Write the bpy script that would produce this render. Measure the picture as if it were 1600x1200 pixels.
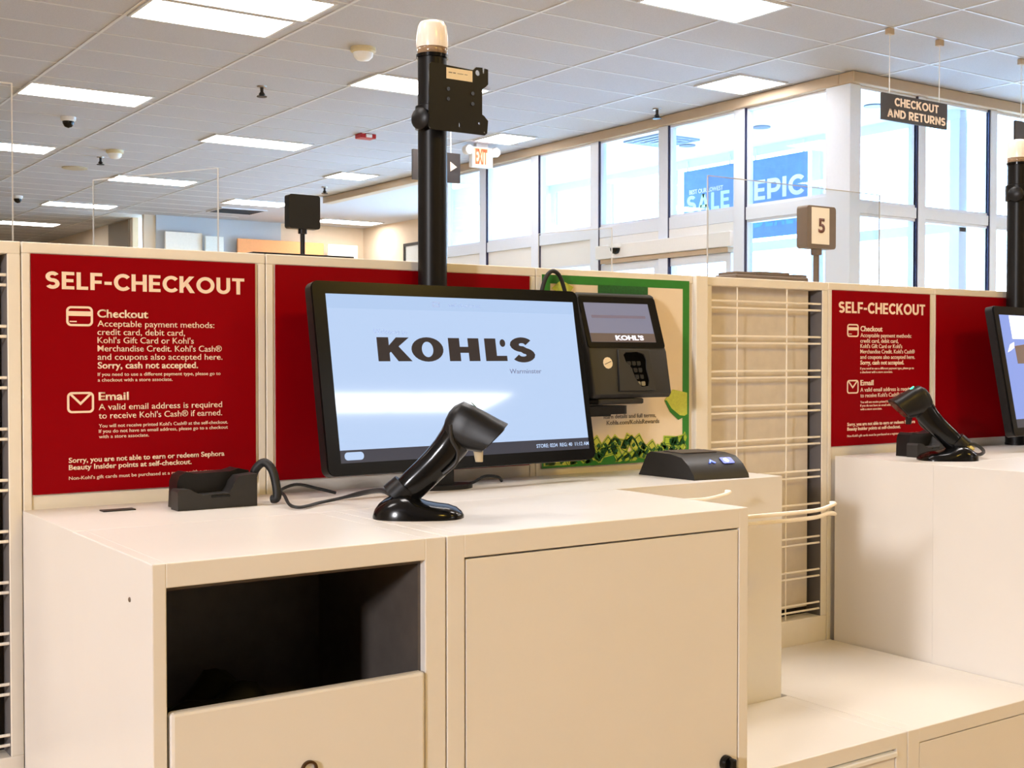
import bpy, bmesh, math, random
from mathutils import Vector, Matrix
random.seed(7)
SC = bpy.context.scene
COL = SC.collection
for o in list(bpy.data.objects):
    bpy.data.objects.remove(o)

# ------------------------------------------------------------------ camera, world, light, exposure
EYE = 1.23                     # eye height; the counter top is 1.00 m
cam_d = bpy.data.cameras.new('camera')
cam = bpy.data.objects.new('camera', cam_d); COL.objects.link(cam)
cam_d.sensor_fit = 'HORIZONTAL'; cam_d.sensor_width = 36.0
cam_d.lens = 36.0 * 1935.8 / 1600.0
cam_d.clip_start = 0.05; cam_d.clip_end = 200
cam.location = (0, 0, EYE)
cam.rotation_euler = (math.pi/2 - 0.02158, 0, -0.6056)
SC.camera = cam

world = bpy.data.worlds.new('daylight'); SC.world = world
world.use_nodes = True
bg = world.node_tree.nodes['Background']
bg.inputs[0].default_value = (0.40, 0.68, 1.0, 1)
bg.inputs[1].default_value = 19.0

TROFFER = 19.5                  # radiance of every ceiling troffer
TROFFER_COL = (1.0, 0.95, 0.92)

def area(name, loc, aim, sx, sy, watts, col):
    l = bpy.data.lights.new(name, 'AREA'); l.shape = 'RECTANGLE'
    l.size = sx; l.size_y = sy; l.energy = watts; l.color = col
    o = bpy.data.objects.new(name, l); COL.objects.link(o)
    o.location = loc
    d = Vector(aim) - Vector(loc)
    o.rotation_euler = d.to_track_quat('-Z', 'Y').to_euler()
    return o
# unseen key lamp added far left, small so cabinet shadows stay crisp
area('left_key_light', (-5.1, -1.2, 2.53), (1.9, 1.6, 0.9), 0.5, 0.5, 265, (0.92, 0.91, 0.95))
# unseen warm fill lamps, added behind the camera to warm the cabinet fronts
area('warm_fill_lamp', (1.2, -1.9, 3.6), (1.6, 1.4, 0.6), 0.5, 0.5, 56, (1.0, 0.65, 0.10))
area('warm_fill_lamp', (4.2, -1.9, 3.6), (3.6, 1.4, 0.6), 0.5, 0.5, 42, (1.0, 0.65, 0.10))
# ceiling troffers behind and beside the camera, on the same grid as the ones in view
for tx in (-0.8, 1.58):
    for ty in (5.2, 2.4):
        if tx < 3: area('troffer_lamp', (tx, ty, 3.655), (tx, ty, 0), 1.18, 0.56, TROFFER*math.pi*0.66, TROFFER_COL)
for tx, ty in ((5.77, 2.6), (8.2, 4.2), (8.2, 1.6), (11.0, 4.2), (11.0, 1.6),
               (3.38, 4.5), (3.38, 2.0),
               (6.25, -5.65), (7.446, -5.65)):
    area('troffer_lamp', (tx, ty, 3.655), (tx, ty, 0), 1.18, 0.56, TROFFER*math.pi*0.66, TROFFER_COL)

sd = bpy.data.lights.new('sun', 'SUN'); sd.energy = 14.0; sd.angle = 0.02; sd.color = (1.0, 0.97, 0.93)
so = bpy.data.objects.new('sun', sd); COL.objects.link(so)
so.rotation_euler = Vector((-0.55, 0.08, -0.83)).to_track_quat('-Z', 'Y').to_euler()

SC.view_settings.view_transform = 'Standard'
SC.view_settings.look = 'None'
SC.view_settings.gamma = 1.0
SC.view_settings.use_curve_mapping = False
SC.view_settings.exposure = 0.0

# ------------------------------------------------------------------ materials
def lin(r, g, b):
    f = lambda c: (c/255/12.92) if c/255 <= 0.04045 else ((c/255+0.055)/1.055)**2.4
    return (f(r), f(g), f(b), 1)
def mat(name, rgb, rough=0.5, metal=0.0, var=0.04, scale=40, bump=0.0, spec=0.5, emit=None, estr=0.0, coat=0.0):
    m = bpy.data.materials.new(name); m.use_nodes = True
    nt = m.node_tree; p = nt.nodes['Principled BSDF']
    c = lin(*rgb)
    p.inputs['Roughness'].default_value = rough
    p.inputs['Metallic'].default_value = metal
    p.inputs['Specular IOR Level'].default_value = spec
    p.inputs['Coat Weight'].default_value = coat
    p.inputs['Coat Roughness'].default_value = 0.04
    tc = nt.nodes.new('ShaderNodeTexCoord')
    nz = nt.nodes.new('ShaderNodeTexNoise'); nz.inputs['Scale'].default_value = scale; nz.inputs['Detail'].default_value = 3
    nt.links.new(tc.outputs['Object'], nz.inputs['Vector'])
    rp = nt.nodes.new('ShaderNodeValToRGB')
    rp.color_ramp.elements[0].position = 0.3; rp.color_ramp.elements[1].position = 0.7
    rp.color_ramp.elements[0].color = tuple(x*(1-var) for x in c[:3]) + (1,)
    rp.color_ramp.elements[1].color = tuple(min(1, x*(1+var)) for x in c[:3]) + (1,)
    nt.links.new(nz.outputs['Fac'], rp.inputs['Fac'])
    nt.links.new(rp.outputs['Color'], p.inputs['Base Color'])
    if bump:
        b = nt.nodes.new('ShaderNodeBump'); b.inputs['Strength'].default_value = bump; b.inputs['Distance'].default_value = 0.002
        nt.links.new(nz.outputs['Fac'], b.inputs['Height']); nt.links.new(b.outputs['Normal'], p.inputs['Normal'])
    if emit:
        p.inputs['Emission Color'].default_value = lin(*emit); p.inputs['Emission Strength'].default_value = estr
    return m
def glass(name, tint, refl=0.08, blend=0.25):
    m = bpy.data.materials.new(name); m.use_nodes = True
    nt = m.node_tree; nt.nodes.clear()
    out = nt.nodes.new('ShaderNodeOutputMaterial'); mx = nt.nodes.new('ShaderNodeMixShader')
    t = nt.nodes.new('ShaderNodeBsdfTransparent'); g = nt.nodes.new('ShaderNodeBsdfGlossy')
    lw = nt.nodes.new('ShaderNodeLayerWeight'); lw.inputs['Blend'].default_value = blend
    mu = nt.nodes.new('ShaderNodeMath'); mu.operation = 'MULTIPLY_ADD'
    mu.inputs[1].default_value = 0.5; mu.inputs[2].default_value = refl
    t.inputs[0].default_value = tuple(tint) + (1,); g.inputs['Roughness'].default_value = 0.02
    nt.links.new(lw.outputs['Fresnel'], mu.inputs[0]); nt.links.new(mu.outputs[0], mx.inputs[0])
    nt.links.new(t.outputs[0], mx.inputs[1]); nt.links.new(g.outputs[0], mx.inputs[2])
    nt.links.new(mx.outputs[0], out.inputs[0])
    return m
def lamp_mat(name, col, s):
    m = bpy.data.materials.new(name); m.use_nodes = True
    nt = m.node_tree; p = nt.nodes['Principled BSDF']
    p.inputs['Base Color'].default_value = (.8, .8, .8, 1); p.inputs['Roughness'].default_value = .4
    p.inputs['Emission Color'].default_value = tuple(col) + (1,); p.inputs['Emission Strength'].default_value = s
    return m

LAM = mat('white_laminate', (230, 225, 219), 0.32, var=0.012, scale=6, bump=0.02, spec=0.5)
FRM = mat('cream_powder_coat', (241, 233, 219), 0.45, var=0.015, scale=30)
GAP = mat('dark_gap', (38, 32, 28), 0.8)
BIN = mat('bin_lining', (88, 80, 74), 0.42, var=0.1)
BAG = mat('black_bag', (10, 10, 10), 0.6, var=0.2, bump=0.3, spec=0.15)
RED = mat('red_poster', (143, 0, 11), 0.45, var=0.015, scale=20, spec=0.06)
INK = mat('cream_print', (252, 226, 200), 0.6, var=0.01)
BLK = mat('black_plastic', (15, 14, 15), 0.38, var=0.1, spec=0.35)
BLG = mat('black_gloss', (12, 12, 13), 0.16, var=0.06, spec=0.3)
BRN = mat('brown_plastic', (112, 92, 74), .5)
BEZ = mat('bezel_black', (11, 11, 12), 0.22, var=0.02, spec=0.14)
BLM = mat('black_metal', (18, 16, 15), 0.36, metal=0.0, var=0.08, spec=0.22)
DKG = mat('charcoal_plastic', (34, 32, 31), 0.48, var=0.08)
RUB = mat('black_rubber', (22, 22, 22), 0.55, var=0.1)
STL = mat('zinc_steel', (170, 165, 158), 0.3, metal=1.0)
WIRE = mat('cream_wire', (250, 242, 228), 0.4, var=0.01)
TILE = mat('ceiling_tile', (194, 194, 201), 0.9, var=0.10, scale=220, bump=0.25, spec=0.1)
TBAR = mat('white_grid_bar', (216, 216, 219), 0.5, var=0.01)
WHT = mat('white_paint', (236, 236, 236), 0.5, var=0.01)
ALU = mat('white_aluminium', (228, 236, 250), 0.4, var=0.01)
NVY = mat('navy_gasket', (30, 30, 70), 0.5)
BEIGE = mat('beige_wall_paint', (226, 208, 184), 0.7, var=0.02, scale=8)
TAN = mat('tan_header_paint', (196, 176, 152), 0.7, var=0.02, scale=8)
FLOOR = mat('tan_floor_tile', (180, 150, 104), 0.5, var=0.06, scale=3)
LENS = lamp_mat('troffer_lens', TROFFER_COL, TROFFER)
GLS = glass('clear_glass', (0.93, 0.97, 1.0), 0.03, 0.15)
ACR = glass('clear_acrylic', (0.97, 0.985, 0.99), 0.04, 0.2)
ACE = mat('acrylic_edge', (196, 194, 192), 0.3, var=0.01)
SIGN = mat('charcoal_sign', (62, 56, 54), 0.6, var=0.03)
GRN = mat('green_print', (40, 132, 38), 0.5, var=0.05, scale=90)
DGR = mat('dark_green_print', (26, 100, 40), 0.5, var=0.25, scale=300)
LGR = mat('lime_print', (176, 204, 56), 0.5, var=0.12, scale=200)
YGR = mat('yellow_green_print', (206, 214, 84), 0.5, var=0.08, scale=200)
PAP = mat('cream_paper', (246, 228, 202), 0.6, var=0.01)
GRYT = mat('grey_print', (128, 116, 100), 0.6)
STK = mat('cream_sticker', (240, 222, 188), 0.5, var=0.02)

# ------------------------------------------------------------------ mesh helpers
def origin(o):
    v = Vector((0, 0, 0))
    while o is not None:
        v += o.location; o = o.parent
    return v
def ob(name, data, m=None, parent=None):
    """link one mesh (bmesh or mesh, authored in place) as ONE object, under parent if given"""
    if isinstance(data, bmesh.types.BMesh):
        me = bpy.data.meshes.new(name); data.normal_update(); data.to_mesh(me); data.free()
    else:
        me = data; me.name = name
    o = bpy.data.objects.new(name, me); COL.objects.link(o)
    if m is not None:
        me.materials.clear(); me.materials.append(m)
    if parent is not None:
        me.transform(Matrix.Translation(-origin(parent))); o.parent = parent
    return o
def smooth(o, ang=40):
    me = o.data
    for p in me.polygons: p.use_smooth = True
    bm = bmesh.new(); bm.from_mesh(me)
    for e in bm.edges:
        e.smooth = not (len(e.link_faces) == 2 and e.calc_face_angle(0) > math.radians(ang))
    bm.to_mesh(me); bm.free()
    return o
def thing(name, label, cat, loc, group=None):
    o = bpy.data.objects.new(name, None); COL.objects.link(o)
    o.empty_display_size = 0.05; o.location = loc
    o['label'] = label; o['category'] = cat
    if group: o['group'] = group
    return o
def tag(o, label, cat, group=None):
    o['label'] = label; o['category'] = cat
    if group: o['group'] = group
    return o
def struct(name, data, m, parent=None):
    o = ob(name, data, m, parent)
    if parent is None: o['kind'] = 'structure'
    return o
def dup(root, loc, label=None, rotz=None):
    r = root.copy(); COL.objects.link(r); r.location = loc
    if rotz is not None: r.rotation_euler = (0, 0, rotz)
    if label: r['label'] = label
    for ch in list(root.children):
        c = ch.copy(); COL.objects.link(c); c.parent = r
        for g in list(ch.children):
            d = g.copy(); COL.objects.link(d); d.parent = c
    return r
def B(): return bmesh.new()
def box(bm, x0, x1, y0, y1, z0, z1, bev=0.0, seg=2):
    v = [bm.verts.new((x, y, z)) for x in (x0, x1) for y in (y0, y1) for z in (z0, z1)]
    fs = [bm.faces.new([v[i] for i in q]) for q in ((0, 1, 3, 2), (4, 6, 7, 5), (0, 4, 5, 1), (2, 3, 7, 6), (0, 2, 6, 4), (1, 5, 7, 3))]
    if bev:
        es = list({e for f in fs for e in f.edges})
        bmesh.ops.bevel(bm, geom=es, offset=bev, segments=seg, profile=0.5, affect='EDGES')
    return bm
def boxm(x0, x1, y0, y1, z0, z1, bev=0.0): return box(B(), x0, x1, y0, y1, z0, z1, bev)
def loft(bm, secs, cap=True, closed=False):
    rings = [[bm.verts.new(p) for p in s] for s in secs]
    n = len(rings[0])
    pairs = list(zip(rings[:-1], rings[1:])) + ([(rings[-1], rings[0])] if closed else [])
    for a, b in pairs:
        for i in range(n):
            j = (i+1) % n
            bm.faces.new((a[i], a[j], b[j], b[i]))
    if cap and not closed:
        bm.faces.new(list(reversed(rings[0]))); bm.faces.new(rings[-1])
    bmesh.ops.recalc_face_normals(bm, faces=bm.faces[:])
    return bm
def ell(c, e1, e2, a, b, n=24, p=2.0):
    c = Vector(c); e1 = Vector(e1); e2 = Vector(e2); out = []
    for i in range(n):
        t = 2*math.pi*i/n; x, y = math.cos(t), math.sin(t)
        x = math.copysign(abs(x)**(2/p), x); y = math.copysign(abs(y)**(2/p), y)
        out.append(c + e1*a*x + e2*b*y)
    return out
def lathe(bm, c, prof, n=32):
    """profile (radius, height) revolved about the vertical through c"""
    return loft(bm, [ell((c[0], c[1], c[2]+h), (1, 0, 0), (0, 1, 0), max(r, 1e-4), max(r, 1e-4), n) for r, h in prof])
def tube(bm, pts, r, n=10, smoothit=True, rs=None):
    pts = [Vector(p) for p in pts]
    if smoothit and len(pts) > 2:
        q = [pts[0]] + pts + [pts[-1]]; out = []
        for i in range(1, len(q)-2):
            for k in range(6):
                t = k/6
                a, b, c, d = q[i-1], q[i], q[i+1], q[i+2]
                out.append(0.5*((2*b)+(c-a)*t+(2*a-5*b+4*c-d)*t*t+(3*b-a-3*c+d)*t**3))
        out.append(pts[-1]); pts = out
    secs = []; prev = None
    for i, p in enumerate(pts):
        d = (pts[min(i+1, len(pts)-1)] - pts[max(i-1, 0)]).normalized()
        u = prev - d*prev.dot(d) if prev is not None else d.orthogonal()
        if u.length < 1e-6: u = d.orthogonal()
        u.normalize(); prev = u
        rr = r if rs is None else rs(i/(len(pts)-1))
        secs.append(ell(p, u, d.cross(u), rr, rr, n))
    return loft(bm, secs)
def prism(bm, poly, M, d0, d1):
    """polygon (a, b) in the plane of M pushed along M's z from d0 to d1"""
    loft(bm, [[M @ Vector((a, b, d)) for a, b in poly] for d in (d0, d1)])
    return bm
def frame(o, ex, ey):
    ex = Vector(ex).normalized(); ey = Vector(ey).normalized(); ez = ex.cross(ey)
    return Matrix(((ex.x, ey.x, ez.x, o[0]), (ex.y, ey.y, ez.y, o[1]), (ex.z, ey.z, ez.z, o[2]), (0, 0, 0, 1)))
def rounded(x0, x1, y0, y1, r, n=6):
    out = []
    for cx, cy, a0 in ((x1-r, y1-r, 0), (x0+r, y1-r, 90), (x0+r, y0+r, 180), (x1-r, y0+r, 270)):
        for k in range(n+1):
            a = math.radians(a0+90*k/n); out.append((cx+r*math.cos(a), cy+r*math.sin(a)))
    return out
def flat(polys, M, ext=0.0004, bev=0.0):
    """closed outlines (holes allowed) filled and given thickness 2*ext"""
    cu = bpy.data.curves.new('c', 'CURVE'); cu.dimensions = '2D'; cu.fill_mode = 'BOTH'
    cu.extrude = ext; cu.bevel_depth = bev; cu.bevel_resolution = 2
    for pl in polys:
        s = cu.splines.new('POLY'); s.points.add(len(pl)-1); s.use_cyclic_u = True
        for q, (x, y) in zip(s.points, pl): q.co = (x, y, 0, 1)
    o = bpy.data.objects.new('c', cu); COL.objects.link(o)
    me = bpy.data.meshes.new_from_object(o.evaluated_get(bpy.context.evaluated_depsgraph_get()))
    bpy.data.objects.remove(o); bpy.data.curves.remove(cu)
    me.transform(M)
    return me
def text(s, M, x0, y, cap, x1=None, bold=0.0, ext=0.0004, align='L'):
    """one line, cap height cap, base line at y from x0, squeezed to end at x1"""
    cu = bpy.data.curves.new('t', 'FONT'); cu.body = s; cu.size = 1.0; cu.extrude = 0.0
    cu.offset = bold; cu.resolution_u = 3
    o = bpy.data.objects.new('t', cu); COL.objects.link(o)
    me = bpy.data.meshes.new_from_object(o.evaluated_get(bpy.context.evaluated_depsgraph_get()))
    bpy.data.objects.remove(o); bpy.data.curves.remove(cu)
    xs = [v.co.x for v in me.vertices]
    lo, hi = min(xs), max(xs)
    sy = cap/0.69
    sx = sy if x1 is None else (x1-x0)/(hi-lo)
    off = x0 - lo*sx
    if align == 'C' and x1 is None: off = x0 - (lo+hi)/2*sx
    bm = B(); bm.from_mesh(me)
    r = bmesh.ops.extrude_face_region(bm, geom=bm.faces[:])
    for v in [g for g in r['geom'] if isinstance(g, bmesh.types.BMVert)]: v.co.z += 1.0
    for v in bm.verts:
        v.co = M @ Vector((v.co.x*sx+off, v.co.y*sy+y, v.co.z*ext))
    bm.to_mesh(me); bm.free()
    return me
def merge(meshes):
    bm = B()
    for me in meshes:
        bm.from_mesh(me)
    return bm

BT = 0.205                     # stroke width of the block capitals, cap height 1
def _arc(cx, cy, rx, ry, a0, a1, n=18):
    out = []
    for i in range(n):
        p = [math.radians(a0+(a1-a0)*k/n) for k in (i, i+1)]
        o, q = [(cx+(rx+BT/2)*math.cos(a), cy+(ry+BT/2)*math.sin(a)) for a in p], [(cx+(rx-BT/2)*math.cos(a), cy+(ry-BT/2)*math.sin(a)) for a in p]
        out.append([o[0], o[1], q[1], q[0]])
    return out
def _r(a, b, c, d): return [(a, c), (b, c), (b, d), (a, d)]
GLYPH = {
    'S': (.66, lambda: _arc(.33, .70, .225, .195, 30, 270) + _arc(.33, .305, .235, .20, 90, -150)),
    'E': (.60, lambda: [_r(0, BT, 0, 1), _r(BT, .60, 1-BT*.9, 1), _r(BT, .56, .41, .59), _r(BT, .60, 0, BT*.9)]),
    'F': (.58, lambda: [_r(0, BT, 0, 1), _r(BT, .58, 1-BT*.9, 1), _r(BT, .55, .38, .56)]),
    'L': (.56, lambda: [_r(0, BT, 0, 1), _r(BT, .56, 0, BT*.9)]),
    'I': (BT, lambda: [_r(0, BT, 0, 1)]),
    '-': (.36, lambda: [_r(0, .36, .33, .51)]),
    'C': (.78, lambda: _arc(.46, .5, .36, .40, 42, 318)),
    'H': (.78, lambda: [_r(0, BT, 0, 1), _r(.78-BT, .78, 0, 1), _r(BT, .78-BT, .40, .59)]),
    'K': (.80, lambda: [_r(0, BT, 0, 1), [(BT, .30), (.53, 1), (.79, 1), (BT, .56-.02)][0:1] + [(BT, .28), (.79, 1), (.52, 1), (BT, .60)], [(.26, .50), (.42, .67), (.82, 0), (.56, 0)]]),
    'O': (.98, lambda: _arc(.49, .5, .39, .40, 0, 360, 36)),
    'U': (.76, lambda: [_r(0, BT, .36, 1), _r(.76-BT, .76, .36, 1)] + _arc(.38, .36, .38-BT/2, .26, 180, 360)),
    'T': (.68, lambda: [_r(0, .68, 1-BT*.9, 1), _r(.34-BT/2, .34+BT/2, 0, 1-BT*.9)]),
    'A': (.88, lambda: [[(0, 0), (.22, 0), (.54, 1), (.34, 1)], [(.66, 0), (.88, 0), (.54, 1), (.34, 1)], _r(.2, .68, .20, .37)]),
    'N': (.80, lambda: [_r(0, BT, 0, 1), _r(.80-BT, .80, 0, 1), [(0, 1), (.22, 1), (.80, 0), (.58, 0)]]),
    'D': (.82, lambda: [_r(0, BT, 0, 1), _r(BT, .32, 1-BT, 1), _r(BT, .32, 0, BT)] + _arc(.32, .5, .40, .40, -90, 90)),
    'R': (.74, lambda: [_r(0, BT, 0, 1), _r(BT, .40, 1-BT, 1), _r(BT, .40, .33, .33+BT)] + _arc(.40, .666, .22, .23, -90, 90) + [[(.26, .36), (.48, .36), (.76, 0), (.51, 0)]]),
    'P': (.70, lambda: [_r(0, BT, 0, 1), _r(BT, .40, 1-BT, 1), _r(BT, .40, .30, .30+BT)] + _arc(.40, .65, .22, .246, -90, 90)),
}
def block(s, M, x0, y, cap, x1, ext=0.0006):
    """one line of block capitals from x0 to x1"""
    polys, x = [], 0.0
    for ch in s:
        if ch == ' ': x += .36; continue
        w, f = GLYPH[ch]
        polys += [[(a+x, b) for a, b in q] for q in f()]; x += w+.115
    x -= .115; k = (x1-x0)/x
    bm = bmesh.new()
    for q in polys:
        q = q[-4:]
        area2 = sum(q[i][0]*q[(i+1) % 4][1]-q[(i+1) % 4][0]*q[i][1] for i in range(4))
        if area2 < 0: q = q[::-1]
        lo = [bm.verts.new(M @ Vector((x0+a*k, y+b*cap, 0))) for a, b in q]; hi = [bm.verts.new(M @ Vector((x0+a*k, y+b*cap, ext))) for a, b in q]
        bm.faces.new(hi)
        for i in range(4):
            j = (i+1) % 4; bm.faces.new((lo[i], lo[j], hi[j], hi[i]))
    me = bpy.data.meshes.new('b'); bm.to_mesh(me); bm.free()
    return me

S = 0.23
def ux(v): return v*S
def uz(v): return EYE + v*S
TOP = 1.0                      # counter top
DX = 7.8*S                     # pitch of the self-checkout stations
CEIL = EYE + 2.44

# ------------------------------------------------------------------ the room shell
struct('floor', boxm(-5.5, 14, -7, 28, -0.1, 0), FLOOR)
bm = B()
for x0, x1, y0, y1 in ((-5.5, 14, -7, 7.10), (-5.5, 8.45, 7.10, 28), (8.45, 11.1, 13.8, 28)):
    box(bm, x0, x1, y0, y1, CEIL, CEIL+0.1)
ceiling = struct('ceiling', bm, TILE)
bm = B()
gx = [2.782 + 1.196*k for k in range(-6, 10)]
gy = [7.134 + 0.581*k for k in range(-24, 36)]
for x in gx:
    ymax = 28 if x < 8.4 else 7.05
    box(bm, x-0.012, x+0.012, -7, ymax, CEIL-0.006, CEIL+0.002)
for y in gy:
    xmax = 14 if y < 7.05 else 8.4
    box(bm, -5.5, xmax, y-0.009, y+0.009, CEIL-0.004, CEIL+0.002)
struct('ceiling_grid', bm, TBAR, ceiling)
struct('wall_left', boxm(-5.6, -5.5, -7, 28, 0, CEIL), BEIGE)
struct('wall_back', boxm(-5.5, 14, -7.1, -7, 0, CEIL), BEIGE)
struct('wall_right', boxm(14, 14.1, -7, 7.1, 0, CEIL), BEIGE)
struct('wall_far_left', boxm(-5.5, 6.9, 28, 28.1, 0, CEIL), BEIGE)
struct('wall_side', boxm(6.9, 7.0, 21.6, 28.1, 0, CEIL), BEIGE)
BLUW = mat('blue_grey_wall_paint', (190, 198, 206), 0.7, var=0.01)
struct('wall_far', boxm(6.9, 11.1, 21.0, 21.1, 0, CEIL), BEIGE)
struct('trim_1', boxm(7.1, 9.4, 20.96, 21.0, 2.9, CEIL), BLUW)
bm = B(); box(bm, 11.1, 11.2, 18.6, 21.1, 0, CEIL); box(bm, 11.1, 11.2, 13.8, 18.6, 0, 1.0); box(bm, 11.1, 11.2, 13.8, 18.6, 3.4, CEIL)
struct('wall_corner', bm, BEIGE)
struct('wall_end', boxm(10.2, 11.2, 13.7, 13.8, 0, CEIL), BEIGE)

def far_window(k, a, b):
    fr = B()
    for q in ((a, b, 1.0, 1.06), (a, b, 3.34, 3.4), (a, a+.06, 1.06, 3.34), (b-.06, b, 1.06, 3.34)): box(fr, 11.1, 11.18, *q)
    w = struct('window_%d' % k, fr, ALU)
    struct('pane', boxm(11.13, 11.14, a+.06, b-.06, 1.06, 3.34), GLS, w)
    struct('rail', boxm(11.08, 11.128, a+.06, b-.06, EYE+2.0, EYE+2.03), BLK, w)
for k, (a, b) in enumerate(((13.8, 15.4), (15.4, 17.0), (17.0, 18.6))): far_window(101+k, a, b)

# header band along the glass walls
HB = EYE + 2.34
bm = B(); box(bm, 8.40, 8.56, 7.2005, 17.2, HB, CEIL-0.004, 0.01); struct('trim_2', bm, TAN)
bm = B(); box(bm, 8.40, 14, 7.04, 7.20, HB, CEIL-0.004, 0.01); struct('trim_3', bm, TAN)

# glass wall of the entrance: posts, rails and one window per bay
VX, VY = 8.5, 7.15
tr = [2]
def trim(bm, m):
    tr[0] += 1
    return struct('trim_%d' % (tr[0]+1), bm, m)
def post_y(y, w=0.07):
    bm = B(); box(bm, VX-0.06, VX+0.06, y-w, y+w, 0, HB, 0.004); p = trim(bm, ALU)
    g = B(); box(g, VX-0.055, VX-0.02, y-w-0.014, y-w, 0.02, HB-0.004); struct('gasket', g, NVY, p)
def post_x(x, w=0.05):
    bm = B(); box(bm, x-w, x+w, VY-0.06, VY+0.06, 0, HB, 0.004); p = trim(bm, ALU)
    g = B(); box(g, x-w-0.020, x-w, VY-0.05, VY-0.02, 0.02, HB-0.004); struct('gasket', g, NVY, p)
PY = [8.43, 9.50, 10.62, 11.73, 12.83]
for y in PY: post_y(y)
bm = B(); box(bm, 8.42, 8.56, 7.09, 7.36, 0, HB, 0.004); trim(bm, ALU)      # corner post
PX = [9.40, 10.47, 11.55, 12.6, 13.65]
for x in PX: post_x(x)
T0, T1 = EYE+1.29, EYE+1.41
bays = [(7.36, 8.36)] + [(a+0.07, b-0.07) for a, b in zip(PY[:-1], PY[1:])] + [(12.90, 13.7)]
nwin = [0]
def pane_y(a, b, z0, z1):
    nwin[0] += 1
    fr = B()
    box(fr, VX-0.035, VX+0.035, a, b, z0, z0+0.025); box(fr, VX-0.035, VX+0.035, a, b, z1-0.025, z1)
    box(fr, VX-0.035, VX+0.035, a, a+0.02, z0+0.025, z1-0.025); box(fr, VX-0.035, VX+0.035, b-0.02, b, z0+0.025, z1-0.025)
    w = struct('window_%d' % nwin[0], fr, ALU)
    struct('pane', boxm(VX-0.004, VX+0.004, a+0.02, b-0.02, z0+0.025, z1-0.025), GLS, w)
def pane_x(a, b, z0, z1):
    nwin[0] += 1
    fr = B()
    box(fr, a, b, VY-0.035, VY+0.035, z0, z0+0.025); box(fr, a, b, VY-0.035, VY+0.035, z1-0.025, z1)
    box(fr, a, a+0.02, VY-0.035, VY+0.035, z0+0.025, z1-0.025); box(fr, b-0.02, b, VY-0.035, VY+0.035, z0+0.025, z1-0.025)
    w = struct('window_%d' % nwin[0], fr, ALU)
    struct('pane', boxm(a+0.02, b-0.02, VY-0.004, VY+0.004, z0+0.025, z1-0.025), GLS, w)
for i, (a, b) in enumerate(bays):
    pane_y(a, b, T1, HB)
    bm = B(); box(bm, VX-0.05, VX+0.05, a, b, T0, T1, 0.003); trim(bm, ALU)
    if i == 0: pane_y(a, b, 0.1, T0)
for i, (a, b) in enumerate([(8.56, 9.35)] + [(p+0.05, q-0.05) for p, q in zip(PX[:-1], PX[1:])]):
    pane_x(a, b, EYE+1.34, HB)
    bm = B(); box(bm, a, b, VY-0.05, VY+0.05, EYE+1.245, EYE+1.34, 0.003); trim(bm, ALU)
    pane_x(a, b, 0.1, EYE+1.245)
# solid white panels and the sliding door below the rail
bm = B(); box(bm, VX-0.03, VX+0.03, 10.69, 13.7, EYE+1.03, T0, 0.002); trim(bm, WHT)
bm = B(); box(bm, VX-0.05, VX+0.05, 10.69, 13.7, 0, 0.2, 0.002); trim(bm, WHT)
pane_y(10.69, 11.66, 0.2, EYE+1.03); pane_y(11.80, 12.76, 0.2, EYE+1.03)
door = bpy.data.objects.new('door_1', None); COL.objects.link(door); door.location = (VX, 9.6, 0); door['kind'] = 'structure'
struct('operator_panel', boxm(VX-0.05, VX+0.06, 8.50, 10.55, EYE+1.06, T0-0.001, 0.006), WHT, door)
struct('operator_header', boxm(VX-0.10, VX+0.04, 8.50, 10.55, EYE+1.055, EYE+1.20, 0.008), WHT, door)
struct('track', boxm(VX-0.07, VX+0.03, 8.56, 10.50, EYE+1.005, EYE+1.052, 0.004), TAN, door)
for a, b in ((8.56, 9.52), (9.60, 10.54)):
    bm = B()
    box(bm, VX-0.03, VX+0.03, a, a+0.07, 0.02, EYE+1.0); box(bm, VX-0.03, VX+0.03, b-0.07, b, 0.02, EYE+1.0)
    box(bm, VX-0.03, VX+0.03, a+0.07, b-0.07, EYE+0.92, EYE+1.0); box(bm, VX-0.03, VX+0.03, a+0.07, b-0.07, 0.02, 0.2)
    leaf = struct('door_leaf', bm, ALU, door)
    struct('pane', boxm(VX-0.004, VX+0.004, a+0.07, b-0.07, 0.2, EYE+0.92), GLS, leaf)
# vestibule: ceiling and the outer glass wall
struct('floor_vestibule', boxm(8.57, 10.08, 7.22, 13.68, 0.0, 0.012), mat('white_bounce_floor', (236, 234, 230), .5))  # extra white floor, added to bounce sun up into the vestibule
vc = struct('ceiling_vestibule', boxm(8.56, 10.1, 7.2, 13.7, HB, HB+0.08), WHT)
OX = 10.15
bm = B(); box(bm, OX-0.05, OX+0.05, 7.2, 13.7, HB-0.10, HB+0.08, 0.003); trim(bm, ALU)
bm = B(); box(bm, OX-0.05, OX+0.05, 7.2, 13.7, EYE+1.18, EYE+1.28, 0.003); trim(bm, ALU)
OP = [7.25, 8.95, 10.05, 11.2, 12.4, 13.6]
for y in OP:
    bm = B(); box(bm, OX-0.06, OX+0.06, y-0.05, y+0.05, 0, HB-0.10, 0.003); trim(bm, ALU)
for a, b in zip(OP[:-1], OP[1:]):
    for z0, z1 in ((0.05, EYE+1.18), (EYE+1.28, HB-0.10)):
        nwin[0] += 1
        fr = B(); box(fr, OX-0.03, OX+0.03, a+0.05, a+0.08, z0, z1); box(fr, OX-0.03, OX+0.03, b-0.08, b-0.05, z0, z1)
        w = struct('window_%d' % nwin[0], fr, ALU)
        struct('pane', boxm(OX-0.004, OX+0.004, a+0.08, b-0.08, z0, z1), GLS, w)
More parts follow.
